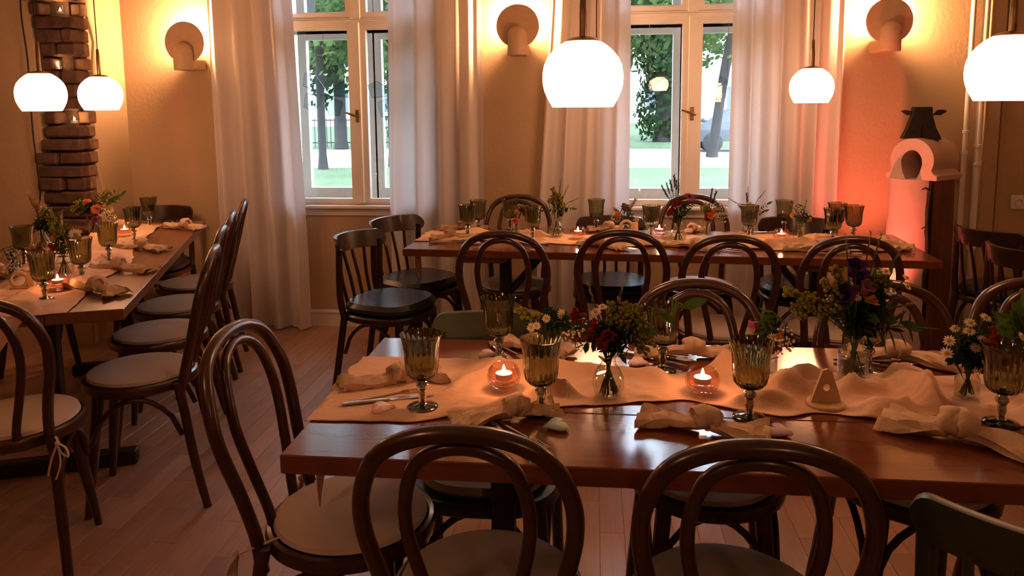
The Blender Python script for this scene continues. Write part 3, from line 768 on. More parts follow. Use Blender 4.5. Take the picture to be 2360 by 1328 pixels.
# ------------------------------------------------------------------ napkins, cutlery, hearts, wooden stands
def napkin_proto(seed, ln1=.12, ln2=.10):
    t = thing('napkin', 'x', 'napkin', group='knotted linen napkins')
    def tail(sgn, ln, s):
        n, k = 14, 18; vs = []
        for i in range(n+1):
            q = i/n; w = .017+.030*q**1.3; h = .014-.006*q
            cx = sgn*(.012+ln*q); cy = .020*sin(q*2.3+s)*q; 
            for j in range(k):
                a = 2*pi*j/k; cr = 1+.34*nz(cos(a)*2.2+s, sin(a)*2.2, q*1.6+s)+.10*sin(5*a+s+q*2)
                yy = cos(a)*w*cr; zz = sin(a)*h*cr+.008*sin(j*2.1+q*5+s)*(.3+q)
                vs.append((cx+sgn*.012*nz(a*2, q*3, s)*(1 if i == n else .2), cy+yy, max(.0015, h+.002+zz)))
        fs = [(i*k+j, i*k+(j+1) % k, i*k+k+(j+1) % k, i*k+k+j) for i in range(n) for j in range(k)]+[tuple(range(k)), tuple(range(n*k, n*k+k))]
        return MB().add(vs, fs)
    tail(1, ln1, seed).build('tail', 'linen', t, ang=80); tail(-1, ln2, seed+4.2).build('tail', 'linen', t, ang=80)
    for q, (tz, ty, ox, sc_) in enumerate(((.25, .2, -.010, 1.0), (-.45, -.1, .008, 1.08), (.05, .9, .0, .86))):
        n, k = 26, 12; vs = []
        Mk = Matrix.Translation((ox, 0, .030)) @ Matrix.Rotation(tz+seed*.1, 4, 'Z') @ Matrix.Rotation(ty, 4, 'Y')
        for i in range(n):
            A = 2*pi*i/n
            for j in range(k):
                a = 2*pi*j/k; R = .0155*sc_; wx = .0165*(1+.25*nz(cos(A)*1.5+seed+q, sin(A)*1.5, 2)); wr = .0075
                cr = 1+.22*sin(3*a+A*1.0+q)
                rr = R+wr*cos(a)*cr+.002*nz(A*3, q, seed)
                p_ = Mk @ Vector((wx*sin(a)*cr, rr*cos(A)*1.1, rr*sin(A))); vs.append((p_.x, p_.y, max(.001, p_.z)))
        fs = [(i*k+j, ((i+1) % n)*k+j, ((i+1) % n)*k+(j+1) % k, i*k+(j+1) % k) for i in range(n) for j in range(k)]
        MB().add(vs, fs).build('knot_band', 'linen', t, ang=80)
    return t
NP = [napkin_proto(1.3, .10, .13), napkin_proto(5.1, .14, .09), napkin_proto(9.7, .12, .11)]
used = [False]*3
def napkin(k, x, y, deg, lb, s=1, z=.7525):
    if not used[k]:
        used[k] = True; o = NP[k]; o.location = (x, y, z); o.rotation_euler = (0, 0, radians(deg)); o['label'] = lb; o.scale = (s, s, s); return
    dup(NP[k], (x, y, z), radians(deg), lb, None, (s, s, s))
napkin(0, -.470, 1.79, 25, 'knotted linen napkin at left end of near table', 1.0, .7535)
napkin(1, -.165, 1.605, 200, 'knotted linen napkin on near table above left foreground chair', .95, .7535)
napkin(2, .235, 1.570, 166, 'knotted linen napkin on near table left of pink heart', 1.05)
napkin(0, .735, 1.575, 148, 'knotted linen napkin on near table, long tail toward right edge', 1.25)
napkin(1, .270, 2.055, 175, 'knotted linen napkin across near table behind middle goblet', 1.0)
napkin(2, -.165, 2.06, 150, 'knotted linen napkin across near table behind mint heart goblet', .9)
napkin(0, .80, 2.065, 160, 'knotted linen napkin across near table right of tallest bouquet', 1.05)
napkin(1, -.72, 3.82, 8, 'knotted linen napkin at back table left end, nearer one')
napkin(2, -.70, 4.10, 4, 'knotted linen napkin at back table left end, farther one')
napkin(0, .03, 3.66, 150, 'linen napkin on back table seen through second chair hoop', .95)
napkin(1, .48, 3.62, 140, 'linen napkin hanging over back table edge at third chair', 1.0)
napkin(2, .085, 4.13, 10, 'linen napkin on back table behind the left candle', .95)
napkin(0, .52, 4.08, 60, 'rolled linen napkin on back table behind lavender vase', .95)
napkin(1, 1.05, 3.60, 165, 'linen napkin on back table left of fourth chair hoop', 1.1)
napkin(2, 1.36, 3.72, 100, 'linen napkin at back table right end by sculpture', 1.0)
napkin(0, -1.83, 2.62, -22, 'nearest knotted napkin on left table, tail over table edge', 1.2)
napkin(1, -1.99, 3.00, -15, 'second knotted napkin along right side of left table', 1.1)
napkin(2, -2.16, 3.45, -12, 'third knotted napkin along right side of left table', 1.1)
napkin(0, -2.27, 4.05, -15, 'farthest knotted napkin on left table', 1.15)
napkin(1, -2.42, 2.86, 160, 'knotted napkin on far left side of left table', 1.0)
napkin(2, -2.62, 3.38, 150, 'knotted napkin behind flowers on left table far side', 1.0)

def fork_mesh():
    a = MB().tube([(-.095, 0, .004), (-.05, 0, .0045), (.02, 0, .006), (.035, 0, .0065)], [.0052, .0045, .0026, .0035], 8, sx=.45)
    a.slab([(.032, -.004), (.045, -.0105), (.058, -.0105), (.058, .0105), (.045, .0105), (.032, .004)], .0045, .0062)
    for k in range(4): a.tube([(.056, -.009+.006*k, .0055), (.08, -.0085+.00566*k, .0045), (.097, -.008+.0053*k, .0065)], [.0017, .0015, .0008], 6)
    return a.mesh('fork')
def knife_mesh():
    a = MB().tube([(-.105, 0, .005), (-.06, 0, .0055), (-.005, 0, .005), (.005, 0, .005)], [.0062, .0068, .0052, .004], 8, sx=.6)
    a.slab([(.0, -.005), (.0, .006), (.02, .0085), (.07, .0085), (.10, .003), (.108, -.005)], .0035, .0052)
    return a.mesh('knife')
FK, KN = fork_mesh(), knife_mesh()
for x, y, deg, w in [(-.475, 1.685, 24, 'near left goblet on runner'), (-.165, 1.515, -55, 'above left foreground chair'), (-.235, 2.04, -60, 'behind the far left goblet'), (.165, 2.03, -28, 'behind the middle goblet'),
                     (.845, 1.535, -30, 'at near table right edge'), (.74, 2.03, -15, 'right of the tallest bouquet'), (-.70, 3.73, 15, 'at back table left end'), (-.285, 3.66, -55, 'inside first back chair hoop'),
                     (.115, 3.615, -40, 'inside second back chair hoop'), (.60, 3.60, -35, 'inside third back chair hoop'), (1.10, 3.52, -10, 'inside fourth back chair hoop'), (.87, 4.08, 0, 'behind cream flowers on back table')]:
    for me, nm, dy, da in ((FK, 'fork', .016, 6), (KN, 'knife', -.012, -3)):
        o = link(nm, me, 'steel'); o.location = (x-sin(radians(deg))*dy, y+cos(radians(deg))*dy, .7535 if y < 2 and x < -.4 else .7518); o.rotation_euler = (0, 0, radians(deg+da))
        tag(o, 'silver %s %s' % (nm, w), nm, 'silver cutlery')

ht = [(16*sin(a)**3/16*.030, (13*cos(a)-5*cos(2*a)-2*cos(3*a)-cos(4*a))/16*.029) for a in [2*pi*k/36 for k in range(36)]]
HM = {}
for x, y, deg, m_, lb in [(-.47, 1.625, 100, 'pink_stone', 'pink heart stone on runner at near table left end'), (-.075, 1.565, -65, 'mint_stone', 'mint green heart stone on near table'),
                          (.385, 1.575, 60, 'pink_stone', 'pink heart stone on near table right of napkin knot'), (.12, 1.985, 65, 'pink_stone', 'pink heart stone across near table behind round vase'),
                          (-.285, 2.015, 80, 'pink_stone', 'pale heart stone behind the far left goblet'), (.955, 1.575, 70, 'pink_stone', 'pink heart stone at right edge of near table'),
                          (-.575, 3.69, 80, 'pink_stone', 'pink heart stone on back table left end'), (-.235, 3.71, 75, 'pink_stone', 'pink heart stone on back table right of first hoop'),
                          (.21, 3.70, 60, 'pink_stone', 'pale heart stone on back table inside second hoop'), (-.275, 3.515, 20, 'rust_stone', 'small tan stone hanging at back table front edge')]:
    if m_ not in HM: HM[m_] = MB().slab(ht, 0, .012, .005).mesh('heart_stone', True, 60)
    o = link('heart_stone', HM[m_], m_); o.location = (x, y, .7518); o.rotation_euler = (0, 0, radians(deg))
    if m_ == 'rust_stone': o.location = (x, 3.53, .7505); o.scale = (.6, .6, .8)
    tag(o, lb, 'stone', 'decorative heart stones')

t = thing('wooden_stand', 'small wooden triangle stand with round hole on near table', 'wooden stand', (.525, 1.735, .7535), .1)
MB().slab(circ(.043, 32), 0, .008, .002).build('base_slice', 'light_wood', t)
def tri_hole(h, w, hr, hz, y0, y1):
    n = 24; inn = [(hr*cos(2*pi*k/n), hz+hr*sin(2*pi*k/n)) for k in range(n)]; out = []
    for k in range(n):
        a = 2*pi*k/n; dx, dz = cos(a), sin(a); best = 9
        for (ax, az), (bx, bz) in (((-w/2, .008), (w/2, .008)), ((w/2, .008), (w*.13, h)), ((w*.13, h), (-w*.13, h)), ((-w*.13, h), (-w/2, .008))):
            ex, ez = bx-ax, bz-az; det = dx*(-ez)+dz*ex
            if abs(det) < 1e-9: continue
            tt = ((ax)*(-ez)+(az-hz)*ex)/det; ss = (dx*(az-hz)-dz*ax)/det
            if tt > 0 and -.001 <= ss <= 1.001: best = min(best, tt)
        out.append((dx*best, hz+dz*best))
    vs = [(x, y, z) for y in (y0, y1) for ring in (out, inn) for x, z in ring]; fs = []
    for k in range(n):
        q = (k+1) % n
        fs += [(k, q, n+q, n+k), (2*n+k, 3*n+k, 3*n+q, 2*n+q), (k, 2*n+k, 2*n+q, q), (n+k, n+q, 3*n+q, 3*n+k)]
    return MB().add(vs, fs)
tri_hole(.085, .070, .008, .042, -.004, .004).build('triangle_plate', 'light_wood', t, smooth=False)
def arch_stand(label, x, y, rz, s):
    t = thing('wooden_stand', label, 'wooden stand', (x, y, .7545), rz)
    MB().tube([(.026*s*cos(pi*2*k/28), 0, .030*s+.026*s*sin(pi*2*k/28)) for k in range(28)], .006*s, 8, closed=True).build('ring', 'light_wood', t)
    MB().rbox(.024*s, .050*s, -.006*s, .006*s, 0, .050*s, .003*s).rbox(-.03*s, .05*s, -.012*s, .012*s, 0, .006*s, .002*s).build('base_block', 'light_wood', t, smooth=False)
arch_stand('small wooden ring stand on back table before orange flowers', .175, 4.02, 0, 1.2)
arch_stand('small wooden ring stand at left edge of left table', -2.17, 2.66, .3, 1.1)

# ------------------------------------------------------------------ vases and flowers
HEAD = {}
def head_parts(kind):
    """list of (part name, mesh, material) for one bloom, centred on the origin, facing +z"""
    if kind in HEAD: return HEAD[kind]
    r = random.Random(hash_(kind)); P = []
    def daisy(R, n, pm, cm, cr):
        a = MB()
        for k in range(n):
            an = 2*pi*k/n+.1*r.random(); a.leaf((cos(an)*cr*.7, sin(an)*cr*.7, 0), (cos(an), sin(an), .15), (0, 0, 1), R*(.9+.2*r.random()), R*.42, 3, .25)
        c = MB().ball((0, 0, .002), cr, 10, 6, (1, 1, .6))
        return [('petals', a.mesh('petals'), pm), ('centre', c.mesh('centre'), cm)]
    def ruffle(R, n, m_):
        a = MB()
        for k in range(n):
            th = 2*pi*k*.618; ph = (k/n)*1.5
            d = Vector((cos(th)*sin(ph), sin(th)*sin(ph), cos(ph)))
            a.leaf(d*R*.15, d, Vector((-d.y, d.x, .2)).cross(d)+Vector((0, 0, .01)), R*(.85+.25*r.random()), R*.7, 3, .2*(r.random()-.3))
        return [('petals', a.mesh('petals'), m_)]
    def cluster(R, n, br, m_, flat=1.0, stem=True):
        a = MB(); s = MB()
        for k in range(n):
            d = Vector((r.gauss(0, 1), r.gauss(0, 1), r.gauss(0, 1)*flat)).normalized()*R*(r.random()**.4); d.z *= flat
            a.ball(d, br*(.7+.6*r.random()), 6, 4)
            if stem and k % 2 == 0: s.tube([(0, 0, -R*1.2), d*.6-Vector((0, 0, R*.2)), d], br*.18+.0003, 4)
        out = [('blossoms', a.mesh('blossoms'), m_)]
        if stem: out.append(('twigs', s.mesh('twigs'), 'stem_green'))
        return out
    def bell(R, m_):
        c = MB()
        c.lathe([(.0005, -R*1.3), (R*.35, -R*1.2), (R*.55, -R*.5), (R*.62, 0), (R*.95, R*.35), (R*.85, R*.36), (R*.5, 0), (R*.3, -R*.9)], 15, .12, 5, 0, fl_from=3, fl_to=6)
        return [('bell', c.mesh('bell'), m_)]
    def spike(ln, n, br, m_):
        a = MB()
        for k in range(n):
            q = k/n; th = k*2.4; rad = br*1.1*(1-.6*q)
            a.leaf((0, 0, ln*q-ln*.5), (cos(th), sin(th), 1.6), (cos(th), sin(th), -.3), br*2.6, br*1.0, 2, .1)
        return [('spikelets', a.mesh('spikelets'), m_)]
    def fern(ln, n, w, m_):
        a = MB()
        for k in range(n):
            q = (k//2)/(n/2); sg = 1 if k % 2 else -1; th = .6*sin(k*1.7)
            a.leaf((0, 0, ln*(q-.75)), (sg*cos(th), sin(th)*.8, .55), (sg*.3, .3, 1), w*(1.15-.5*q), w*.42, 3, .25)
        a.leaf((0, 0, ln*.2), (0, .1, 1), (1, 0, .1), w, w*.4, 3, .1)
        return [('leaves', a.mesh('leaves'), m_)]
    T = {'daisy': lambda: daisy(.0095, 12, 'petal_white', 'petal_yellow', .0045), 'ox_daisy': lambda: daisy(.024, 18, 'petal_white', 'petal_yellow', .009),
         'marigold': lambda: ruffle(.017, 30, 'petal_yellow'), 'orange': lambda: ruffle(.019, 30, 'petal_orange'), 'carnation': lambda: ruffle(.024, 44, 'petal_peach'),
         'magenta': lambda: daisy(.026, 14, 'petal_magenta', 'petal_maroon', .008), 'magenta_ruffle': lambda: ruffle(.022, 30, 'petal_magenta'),
         'red': lambda: cluster(.017, 34, .0042, 'petal_red', .6), 'alchemilla': lambda: cluster(.026, 60, .0042, 'alchemilla', .9), 'gyps': lambda: cluster(.030, 34, .0028, 'petal_white', .9),
         'cream': lambda: ruffle(.021, 34, 'petal_cream'), 'bell': lambda: bell(.026, 'petal_purple'), 'pinkbell': lambda: bell(.018, 'petal_pink'), 'pansy': lambda: daisy(.016, 6, 'petal_purple', 'petal_yellow', .004),
         'maroon': lambda: ruffle(.016, 24, 'petal_maroon'), 'dusky': lambda: cluster(.014, 40, .0045, 'petal_dusky', 1, False), 'lavender': lambda: spike(.055, 26, .0055, 'lavender'),
         'grass': lambda: spike(.05, 18, .0035, 'grass_pale'), 'dried': lambda: spike(.07, 34, .009, 'dried'), 'fern': lambda: fern(.085, 14, .036, 'leaf_green'), 'darkfern': lambda: fern(.085, 16, .034, 'leaf_dark'),
         'bigleaf': lambda: fern(.10, 8, .062, 'leaf_green'), 'snap': lambda: cluster(.018, 26, .0058, 'alchemilla', 2.0)}
    HEAD[kind] = T[kind](); return HEAD[kind]
def hash_(s): return sum(ord(c)*(i+3) for i, c in enumerate(s))
NAME = {'daisy': ('daisy', 'small white daisy'), 'ox_daisy': ('daisy', 'large white daisy'), 'marigold': ('marigold', 'yellow marigold bloom'), 'orange': ('marigold', 'orange marigold bloom'),
        'carnation': ('carnation', 'ruffled peach carnation'), 'magenta': ('cosmos', 'open magenta flower'), 'magenta_ruffle': ('carnation', 'ruffled magenta flower'), 'red': ('yarrow', 'dark red yarrow cluster'), 'alchemilla': ('lady_mantle', 'yellow green flower cluster'),
        'gyps': ('baby_breath', 'spray of tiny white blossoms'), 'cream': ('rose', 'round cream blossom'), 'bell': ('bellflower', 'deep purple bellflower'), 'pinkbell': ('bellflower', 'pink bell blossom'), 'pansy': ('pansy', 'purple pansy'),
        'maroon': ('scabious', 'dark maroon bloom'), 'dusky': ('clover', 'dusky pink round bloom'), 'lavender': ('lavender', 'dark lavender sprig'), 'grass': ('grass_stalk', 'thin pale grass stalk'), 'dried': ('dried_grass', 'feathery dried grass plume'),
        'fern': ('leafy_sprig', 'green leafy sprig'), 'darkfern': ('leafy_sprig', 'dark green leafy sprig'), 'bigleaf': ('leafy_sprig', 'broad leaved green sprig'), 'snap': ('lady_mantle', 'upright yellow green flower spike')}
def vase(shape, label, x, y, z=.752):
    t = thing('vase', label, 'vase', (x, y, z), 0)
    pr = {'bulb': [(.0006, .001), (.022, .001), (.032, .010), (.0375, .030), (.036, .050), (.027, .070), (.0175, .083), (.0165, .092), (.021, .103), (.0195, .103), (.0150, .092), (.016, .083), (.0255, .069), (.0343, .050), (.0357, .030), (.0305, .012), (.021, .004), (.0006, .004)],
          'bottle': [(.0006, .001), (.034, .001), (.0365, .006), (.0370, .062), (.034, .074), (.0235, .084), (.0225, .098), (.0245, .105), (.0230, .105), (.0208, .098), (.0218, .083), (.0325, .072), (.0352, .061), (.0348, .008), (.0006, .005)],
          'small': [(.0006, .001), (.024, .001), (.0265, .006), (.0265, .048), (.019, .060), (.018, .072), (.0195, .075), (.0175, .075), (.0162, .070), (.0172, .060), (.0248, .047), (.0248, .008), (.0006, .005)],
          'flute': [(.0006, .001), (.018, .001), (.0185, .01), (.0165, .04), (.024, .085), (.0225, .085), (.0150, .04), (.017, .012), (.0006, .006)]}[shape]
    MB().lathe(pr, 28).build('glass_body', 'clear_glass', t, ang=70)
    hz = {'bulb': .055, 'bottle': .06, 'small': .04, 'flute': .045}[shape]; hr = {'bulb': .030, 'bottle': .033, 'small': .0235, 'flute': .0145}[shape]
    MB().lathe([(.0006, .006), (hr*.75, .006), (hr, hz*.5), (hr*.93, hz), (.0006, hz)], 24).build('water', 'water', t, ang=70)
    return {'bulb': .095, 'bottle': .098, 'small': .068, 'flute': .075}[shape], {'bulb': .012, 'bottle': .017, 'small': .012, 'flute': .012}[shape]
def bouquet(shape, label, where, x, y, heads, seed, z=.752):
    nh, nr = vase(shape, label, x, y, z)
    r = random.Random(seed)
    ORD = ['second', 'third', 'fourth', 'fifth', 'sixth', 'seventh', 'eighth', 'ninth', 'tenth', 'eleventh']
    for kind, dx, dy, dz in heads:
        nm, desc = NAME[kind]
        same = sorted(h[1] for h in heads if NAME[h[0]][1] == desc); pos = ''
        if len(same) == 2: pos = ('left ', 'right ')[same.index(dx)]
        elif len(same) > 2:
            i = same.index(dx); k = len(same)-1-i
            pos = 'leftmost ' if i == 0 else 'rightmost ' if k == 0 else ORD[i-1]+' from left ' if i <= k else ORD[k-1]+' from right '
        t = thing(nm, pos+desc+' in '+where, nm.replace('_', ' ') if nm in ('lavender', 'daisy', 'pansy') else ('greenery' if nm in ('leafy_sprig', 'grass_stalk', 'dried_grass') else 'flower'), (x, y, z), 0, desc+' in '+where)
        hp = Vector((dx, dy, dz)); an = atan2(dy, dx+1e-6)
        nk = Vector((cos(an)*nr*.6, sin(an)*nr*.6, nh)); vr = {'bulb': .027, 'bottle': .028, 'small': .019, 'flute': .011}[shape]; a2 = an+pi+1.6*(r.random()-.5); q2 = vr*(.45+.5*r.random()); bt = Vector((cos(a2)*q2, sin(a2)*q2, .010))
        mid = nk.lerp(hp, .55)+Vector((0, 0, .012+.02*r.random()))
        path = catmull([bt, nk, mid, hp], 5)
        MB().tube(path, [.0016]*len(path), 5).build('stem', 'stem_green', t)
        d = (hp-mid).normalized()
        if kind in ('daisy', 'ox_daisy', 'magenta', 'pansy'): d = (d+Vector((.2*(r.random()-.5), -.9+.5*r.random(), .35))).normalized()
        if kind in ('bell', 'pinkbell'): d = (d+Vector((.5*(r.random()-.5), -.5, -.1))).normalized()
        q = d.to_track_quat('Z', 'Y').to_matrix().to_4x4() @ Matrix.Rotation(r.random()*6, 4, 'Z')
        sc_ = .9+.25*r.random()
        for pn, me, mm in head_parts(kind):
            o = link(pn, me, mm, t); o.matrix_local = Matrix.Translation(hp) @ q @ Matrix.Scale(sc_, 4)
        if kind not in ('grass', 'dried', 'fern', 'darkfern', 'bigleaf') and dz > .10 and r.random() < .7:
            lf = MB()
            for k in range(2):
                p_ = path[8+3*k]; a2 = r.random()*6.28
                lf.leaf(p_, (cos(a2), sin(a2), .4), (0, 0, 1), .022+.014*r.random(), .011, 3, .3)
            lf.build('leaf', 'leaf_green', t)
def fill(r, kind, n, cx, cz, sx, sz, sy=.03):
    return [(kind, cx+sx*(r.random()*2-1), sy*(r.random()*2-1), cz+sz*(r.random()*2-1)) for _ in range(n)]
R_ = random.Random(3)
bouquet('bulb', 'round clear glass vase between the two near pink candles', 'round vase between near pink candles', .038, 1.745,
        [('alchemilla', .075, 0, .165), ('alchemilla', .060, .02, .195), ('alchemilla', .035, .0, .185), ('alchemilla', .015, .02, .175), ('alchemilla', .08, -.01, .135), ('alchemilla', .02, .03, .205), ('red', -.035, -.01, .175), ('red', -.045, 0, .150), ('red', -.015, -.02, .135), ('red', 0, -.02, .155), ('red', -.08, .01, .195),
         ('daisy', -.03, 0, .205), ('daisy', -.015, .01, .215)]+fill(R_, 'darkfern', 7, .01, .140, .05, .022)+[('bigleaf', .145, .02, .205), ('grass', -.04, .02, .24), ('grass', .03, .03, .25)], 11)
bouquet('small', 'small clear vase behind the goblet beside mint heart', 'vase behind mint heart goblet', -.125, 1.99,
        [('daisy', .005, -.03, .125), ('daisy', -.02, -.03, .105), ('daisy', -.035, -.03, .10), ('daisy', .045, -.02, .135), ('gyps', .075, -.03, .085), ('gyps', .095, -.02, .065), ('gyps', .085, -.02, .105), ('red', .085, -.01, .130), ('red', .10, 0, .115), ('red', .09, -.02, .08), ('snap', -.045, 0, .13)]+fill(R_, 'darkfern', 3, .06, .10, .03, .02), 12)
bouquet('bottle', 'tall clear bottle vase holding the biggest bouquet', 'tall bottle vase on near table', .645, 1.924,
        [('bell', -.012, -.02, .285), ('bell', .005, 0, .262), ('bell', -.035, -.02, .215), ('pinkbell', .018, -.02, .235), ('daisy', .058, -.02, .275), ('daisy', .050, 0, .268), ('daisy', .065, -.02, .225), ('daisy', .085, 0, .222), ('daisy', .115, 0, .255), ('daisy', .122, .01, .232), ('daisy', -.01, -.03, .212),
         ('alchemilla', .055, 0, .252), ('alchemilla', .038, .01, .235), ('snap', -.05, 0, .255), ('snap', -.065, -.01, .228), ('alchemilla', -.06, -.01, .19), ('alchemilla', -.09, -.01, .178), ('alchemilla', -.11, 0, .195), ('alchemilla', -.13, 0, .175), ('snap', -.145, 0, .205), ('marigold', .022, -.03, .20),
         ('grass', .03, .02, .34), ('grass', .055, .03, .33), ('grass', .10, .03, .30), ('grass', .13, .03, .18), ('grass', -.02, .03, .33)]+fill(R_, 'darkfern', 12, .01, .165, .055, .04)+fill(R_, 'fern', 6, .0, .195, .06, .04)+[('bigleaf', .085, .0, .15), ('bigleaf', .12, -.01, .135)], 13)
bouquet('small', 'small clear vase of daisies left of right edge goblet', 'vase left of right edge goblet', .86, 1.807,
        [('daisy', .025, -.01, .195), ('daisy', -.012, -.02, .185), ('daisy', -.014, -.02, .165), ('daisy', .012, -.03, .150), ('daisy', -.002, -.03, .130), ('daisy', -.055, -.02, .142), ('daisy', -.058, -.02, .112), ('daisy', -.035, .0, .165), ('orange', .024, -.03, .135), ('red', .040, -.02, .145), ('red', .05, 0, .15), ('daisy', .10, -.02, .155)]+fill(R_, 'darkfern', 6, .005, .105, .04, .02)+[('fern', .04, .01, .155)], 14)
bouquet('small', 'small clear vase behind goblet right of right pink candle', 'vase behind right candle goblet', .437, 1.932,
        [('pinkbell', -.035, 0, .125), ('marigold', .018, -.02, .112), ('gyps', .035, -.02, .095), ('gyps', .02, -.03, .085), ('red', .015, -.02, .07), ('daisy', .005, -.03, .105)]+fill(R_, 'fern', 3, .0, .09, .02, .015), 15)
bouquet('small', 'small clear vase of broad leaves at right frame edge', 'leafy vase at right frame edge', 1.04, 1.93,
        [('bigleaf', -.015, -.02, .17), ('bigleaf', .02, 0, .18), ('bigleaf', .0, -.03, .14), ('bigleaf', -.03, 0, .13), ('bigleaf', .04, -.02, .15), ('snap', .0, 0, .20), ('snap', .03, 0, .205)], 16)
# back table
bouquet('flute', 'small clear vase holding the peach carnation on back table', 'vase of peach carnation', -.391, 3.90,
        [('carnation', 0, -.02, .098), ('marigold', .0, .02, .125), ('dusky', .03, .02, .14), ('alchemilla', -.035, .0, .115), ('dusky', .045, .02, .125), ('fern', .06, .02, .175)], 21)
bouquet('bulb', 'round clear vase left of back table left candle', 'round vase left of back left candle', -.186, 3.911,
        [('alchemilla', -.02, 0, .19), ('alchemilla', .01, .01, .205), ('snap', -.015, 0, .225), ('alchemilla', .02, 0, .17), ('maroon', .025, -.02, .125), ('maroon', .045, -.01, .14), ('grass', .05, .01, .24), ('grass', .09, 0, .19), ('fern', .06, 0, .15), ('fern', -.03, 0, .14), ('grass', .02, .02, .27)], 22)
bouquet('small', 'small vase of orange flowers behind wooden ring stand', 'vase behind wooden ring stand', .175, 4.075,
        [('orange', -.035, -.02, .105), ('dusky', .0, 0, .125), ('dusky', -.01, .01, .14), ('cream', .045, -.01, .08), ('dried', .03, .01, .14), ('gyps', -.065, .0, .12), ('gyps', -.05, 0, .08), ('fern', .01, -.01, .09), ('fern', .03, 0, .085)], 23)
bouquet('bulb', 'clear round vase with lavender and magenta flower on back table', 'lavender vase on back table', .414, 3.758,
        [('lavender', -.05, .02, .265), ('lavender', -.035, .02, .275), ('lavender', -.02, .02, .30), ('lavender', -.01, .02, .28), ('lavender', .0, .02, .265), ('lavender', -.065, .02, .25), ('magenta', .048, -.01, .232), ('red', -.02, -.02, .195), ('red', -.035, -.01, .165), ('red', .0, -.01, .205), ('red', -.045, 0, .15), ('dusky', .025, 0, .195), ('fern', .05, 0, .19), ('fern', .035, .01, .16), ('darkfern', .0, 0, .145), ('darkfern', .02, 0, .15), ('gyps', .005, -.01, .17)], 24)
bouquet('flute', 'slim clear vase right of lavender vase on back table', 'slim vase right of lavender vase', .576, 3.945,
        [('orange', .02, -.01, .135), ('red', .0, -.02, .105), ('orange', .01, -.02, .112), ('gyps', .05, 0, .155), ('gyps', .075, 0, .13), ('gyps', .09, 0, .105), ('lavender', .02, .01, .215), ('lavender', .035, .01, .20), ('alchemilla', -.005, 0, .15)], 25)
bouquet('small', 'clear vase of cream flowers behind back table goblet', 'cream flower vase on back table', .790, 4.00,
        [('cream', -.02, -.02, .135), ('cream', .015, -.02, .145), ('cream', .035, -.01, .128), ('cream', -.035, 0, .15), ('cream', .005, 0, .155), ('gyps', -.02, -.02, .115), ('fern', .075, 0, .15), ('fern', .06, 0, .12), ('grass', -.08, 0, .18), ('grass', .0, .02, .22), ('grass', .07, .02, .21), ('lavender', -.005, .02, .19)], 26)
bouquet('flute', 'slim clear vase with purple pansy on back table', 'slim pansy vase on back table', 1.026, 3.90,
        [('pansy', .012, -.02, .125), ('pansy', -.008, -.02, .13), ('marigold', -.035, 0, .12), ('grass', .02, .01, .17), ('darkfern', .0, 0, .11), ('fern', .01, 0, .12), ('grass', -.04, 0, .16), ('marigold', .035, 0, .105)], 27)
# left table
bouquet('bulb', 'clear vase with large daisy behind near goblets on left table', 'large daisy vase on left table', -2.142, 2.876,
        [('ox_daisy', .075, -.02, .175), ('dusky', .05, -.03, .165), ('dusky', .105, 0, .18), ('red', -.02, -.03, .125), ('alchemilla', -.01, 0, .17), ('alchemilla', .02, 0, .19), ('alchemilla', .04, 0, .15), ('snap', -.03, 0, .19), ('fern', .0, 0, .15), ('darkfern', .02, 0, .14), ('gyps', .03, -.02, .14)], 31)
bouquet('bulb', 'clear vase with orange and magenta blooms on left table', 'orange bloom vase on left table', -2.660, 3.830,
        [('carnation', -.015, -.02, .175), ('carnation', .03, -.02, .15), ('cream', .05, 0, .185), ('cream', .075, 0, .165), ('magenta_ruffle', .0, -.03, .11), ('magenta_ruffle', .03, -.03, .10), ('gyps', .07, -.02, .13), ('gyps', .1, 0, .10), ('cream', .09, 0, .14), ('snap', .08, 0, .22), ('fern', .12, 0, .22), ('fern', .15, 0, .21), ('darkfern', .03, .02, .20), ('fern', -.06, 0, .16), ('darkfern', -.04, 0, .13), ('alchemilla', -.08, 0, .17), ('alchemilla', -.1, 0, .14)], 32)
bouquet('bulb', 'clear vase with dried plume and dark bloom before bricks', 'plume vase before bricks', -2.60, 3.36,
        [('dried', -.035, 0, .24), ('dried', -.01, 0, .20), ('maroon', .0, -.02, .125), ('alchemilla', .03, 0, .19), ('alchemilla', .05, 0, .16), ('fern', .05, 0, .15), ('darkfern', .03, 0, .12), ('darkfern', .07, 0, .12), ('gyps', .02, 0, .20), ('alchemilla', -.06, 0, .11), ('fern', -.03, 0, .13)], 33)
bouquet('small', 'small clear vase with yellow bloom at left frame edge', 'small vase at left frame edge', -2.31, 2.80,
        [('marigold', -.03, -.02, .115), ('gyps', .02, -.02, .085), ('gyps', .04, -.02, .065), ('gyps', .03, -.02, .10), ('fern', .0, 0, .08)], 34)

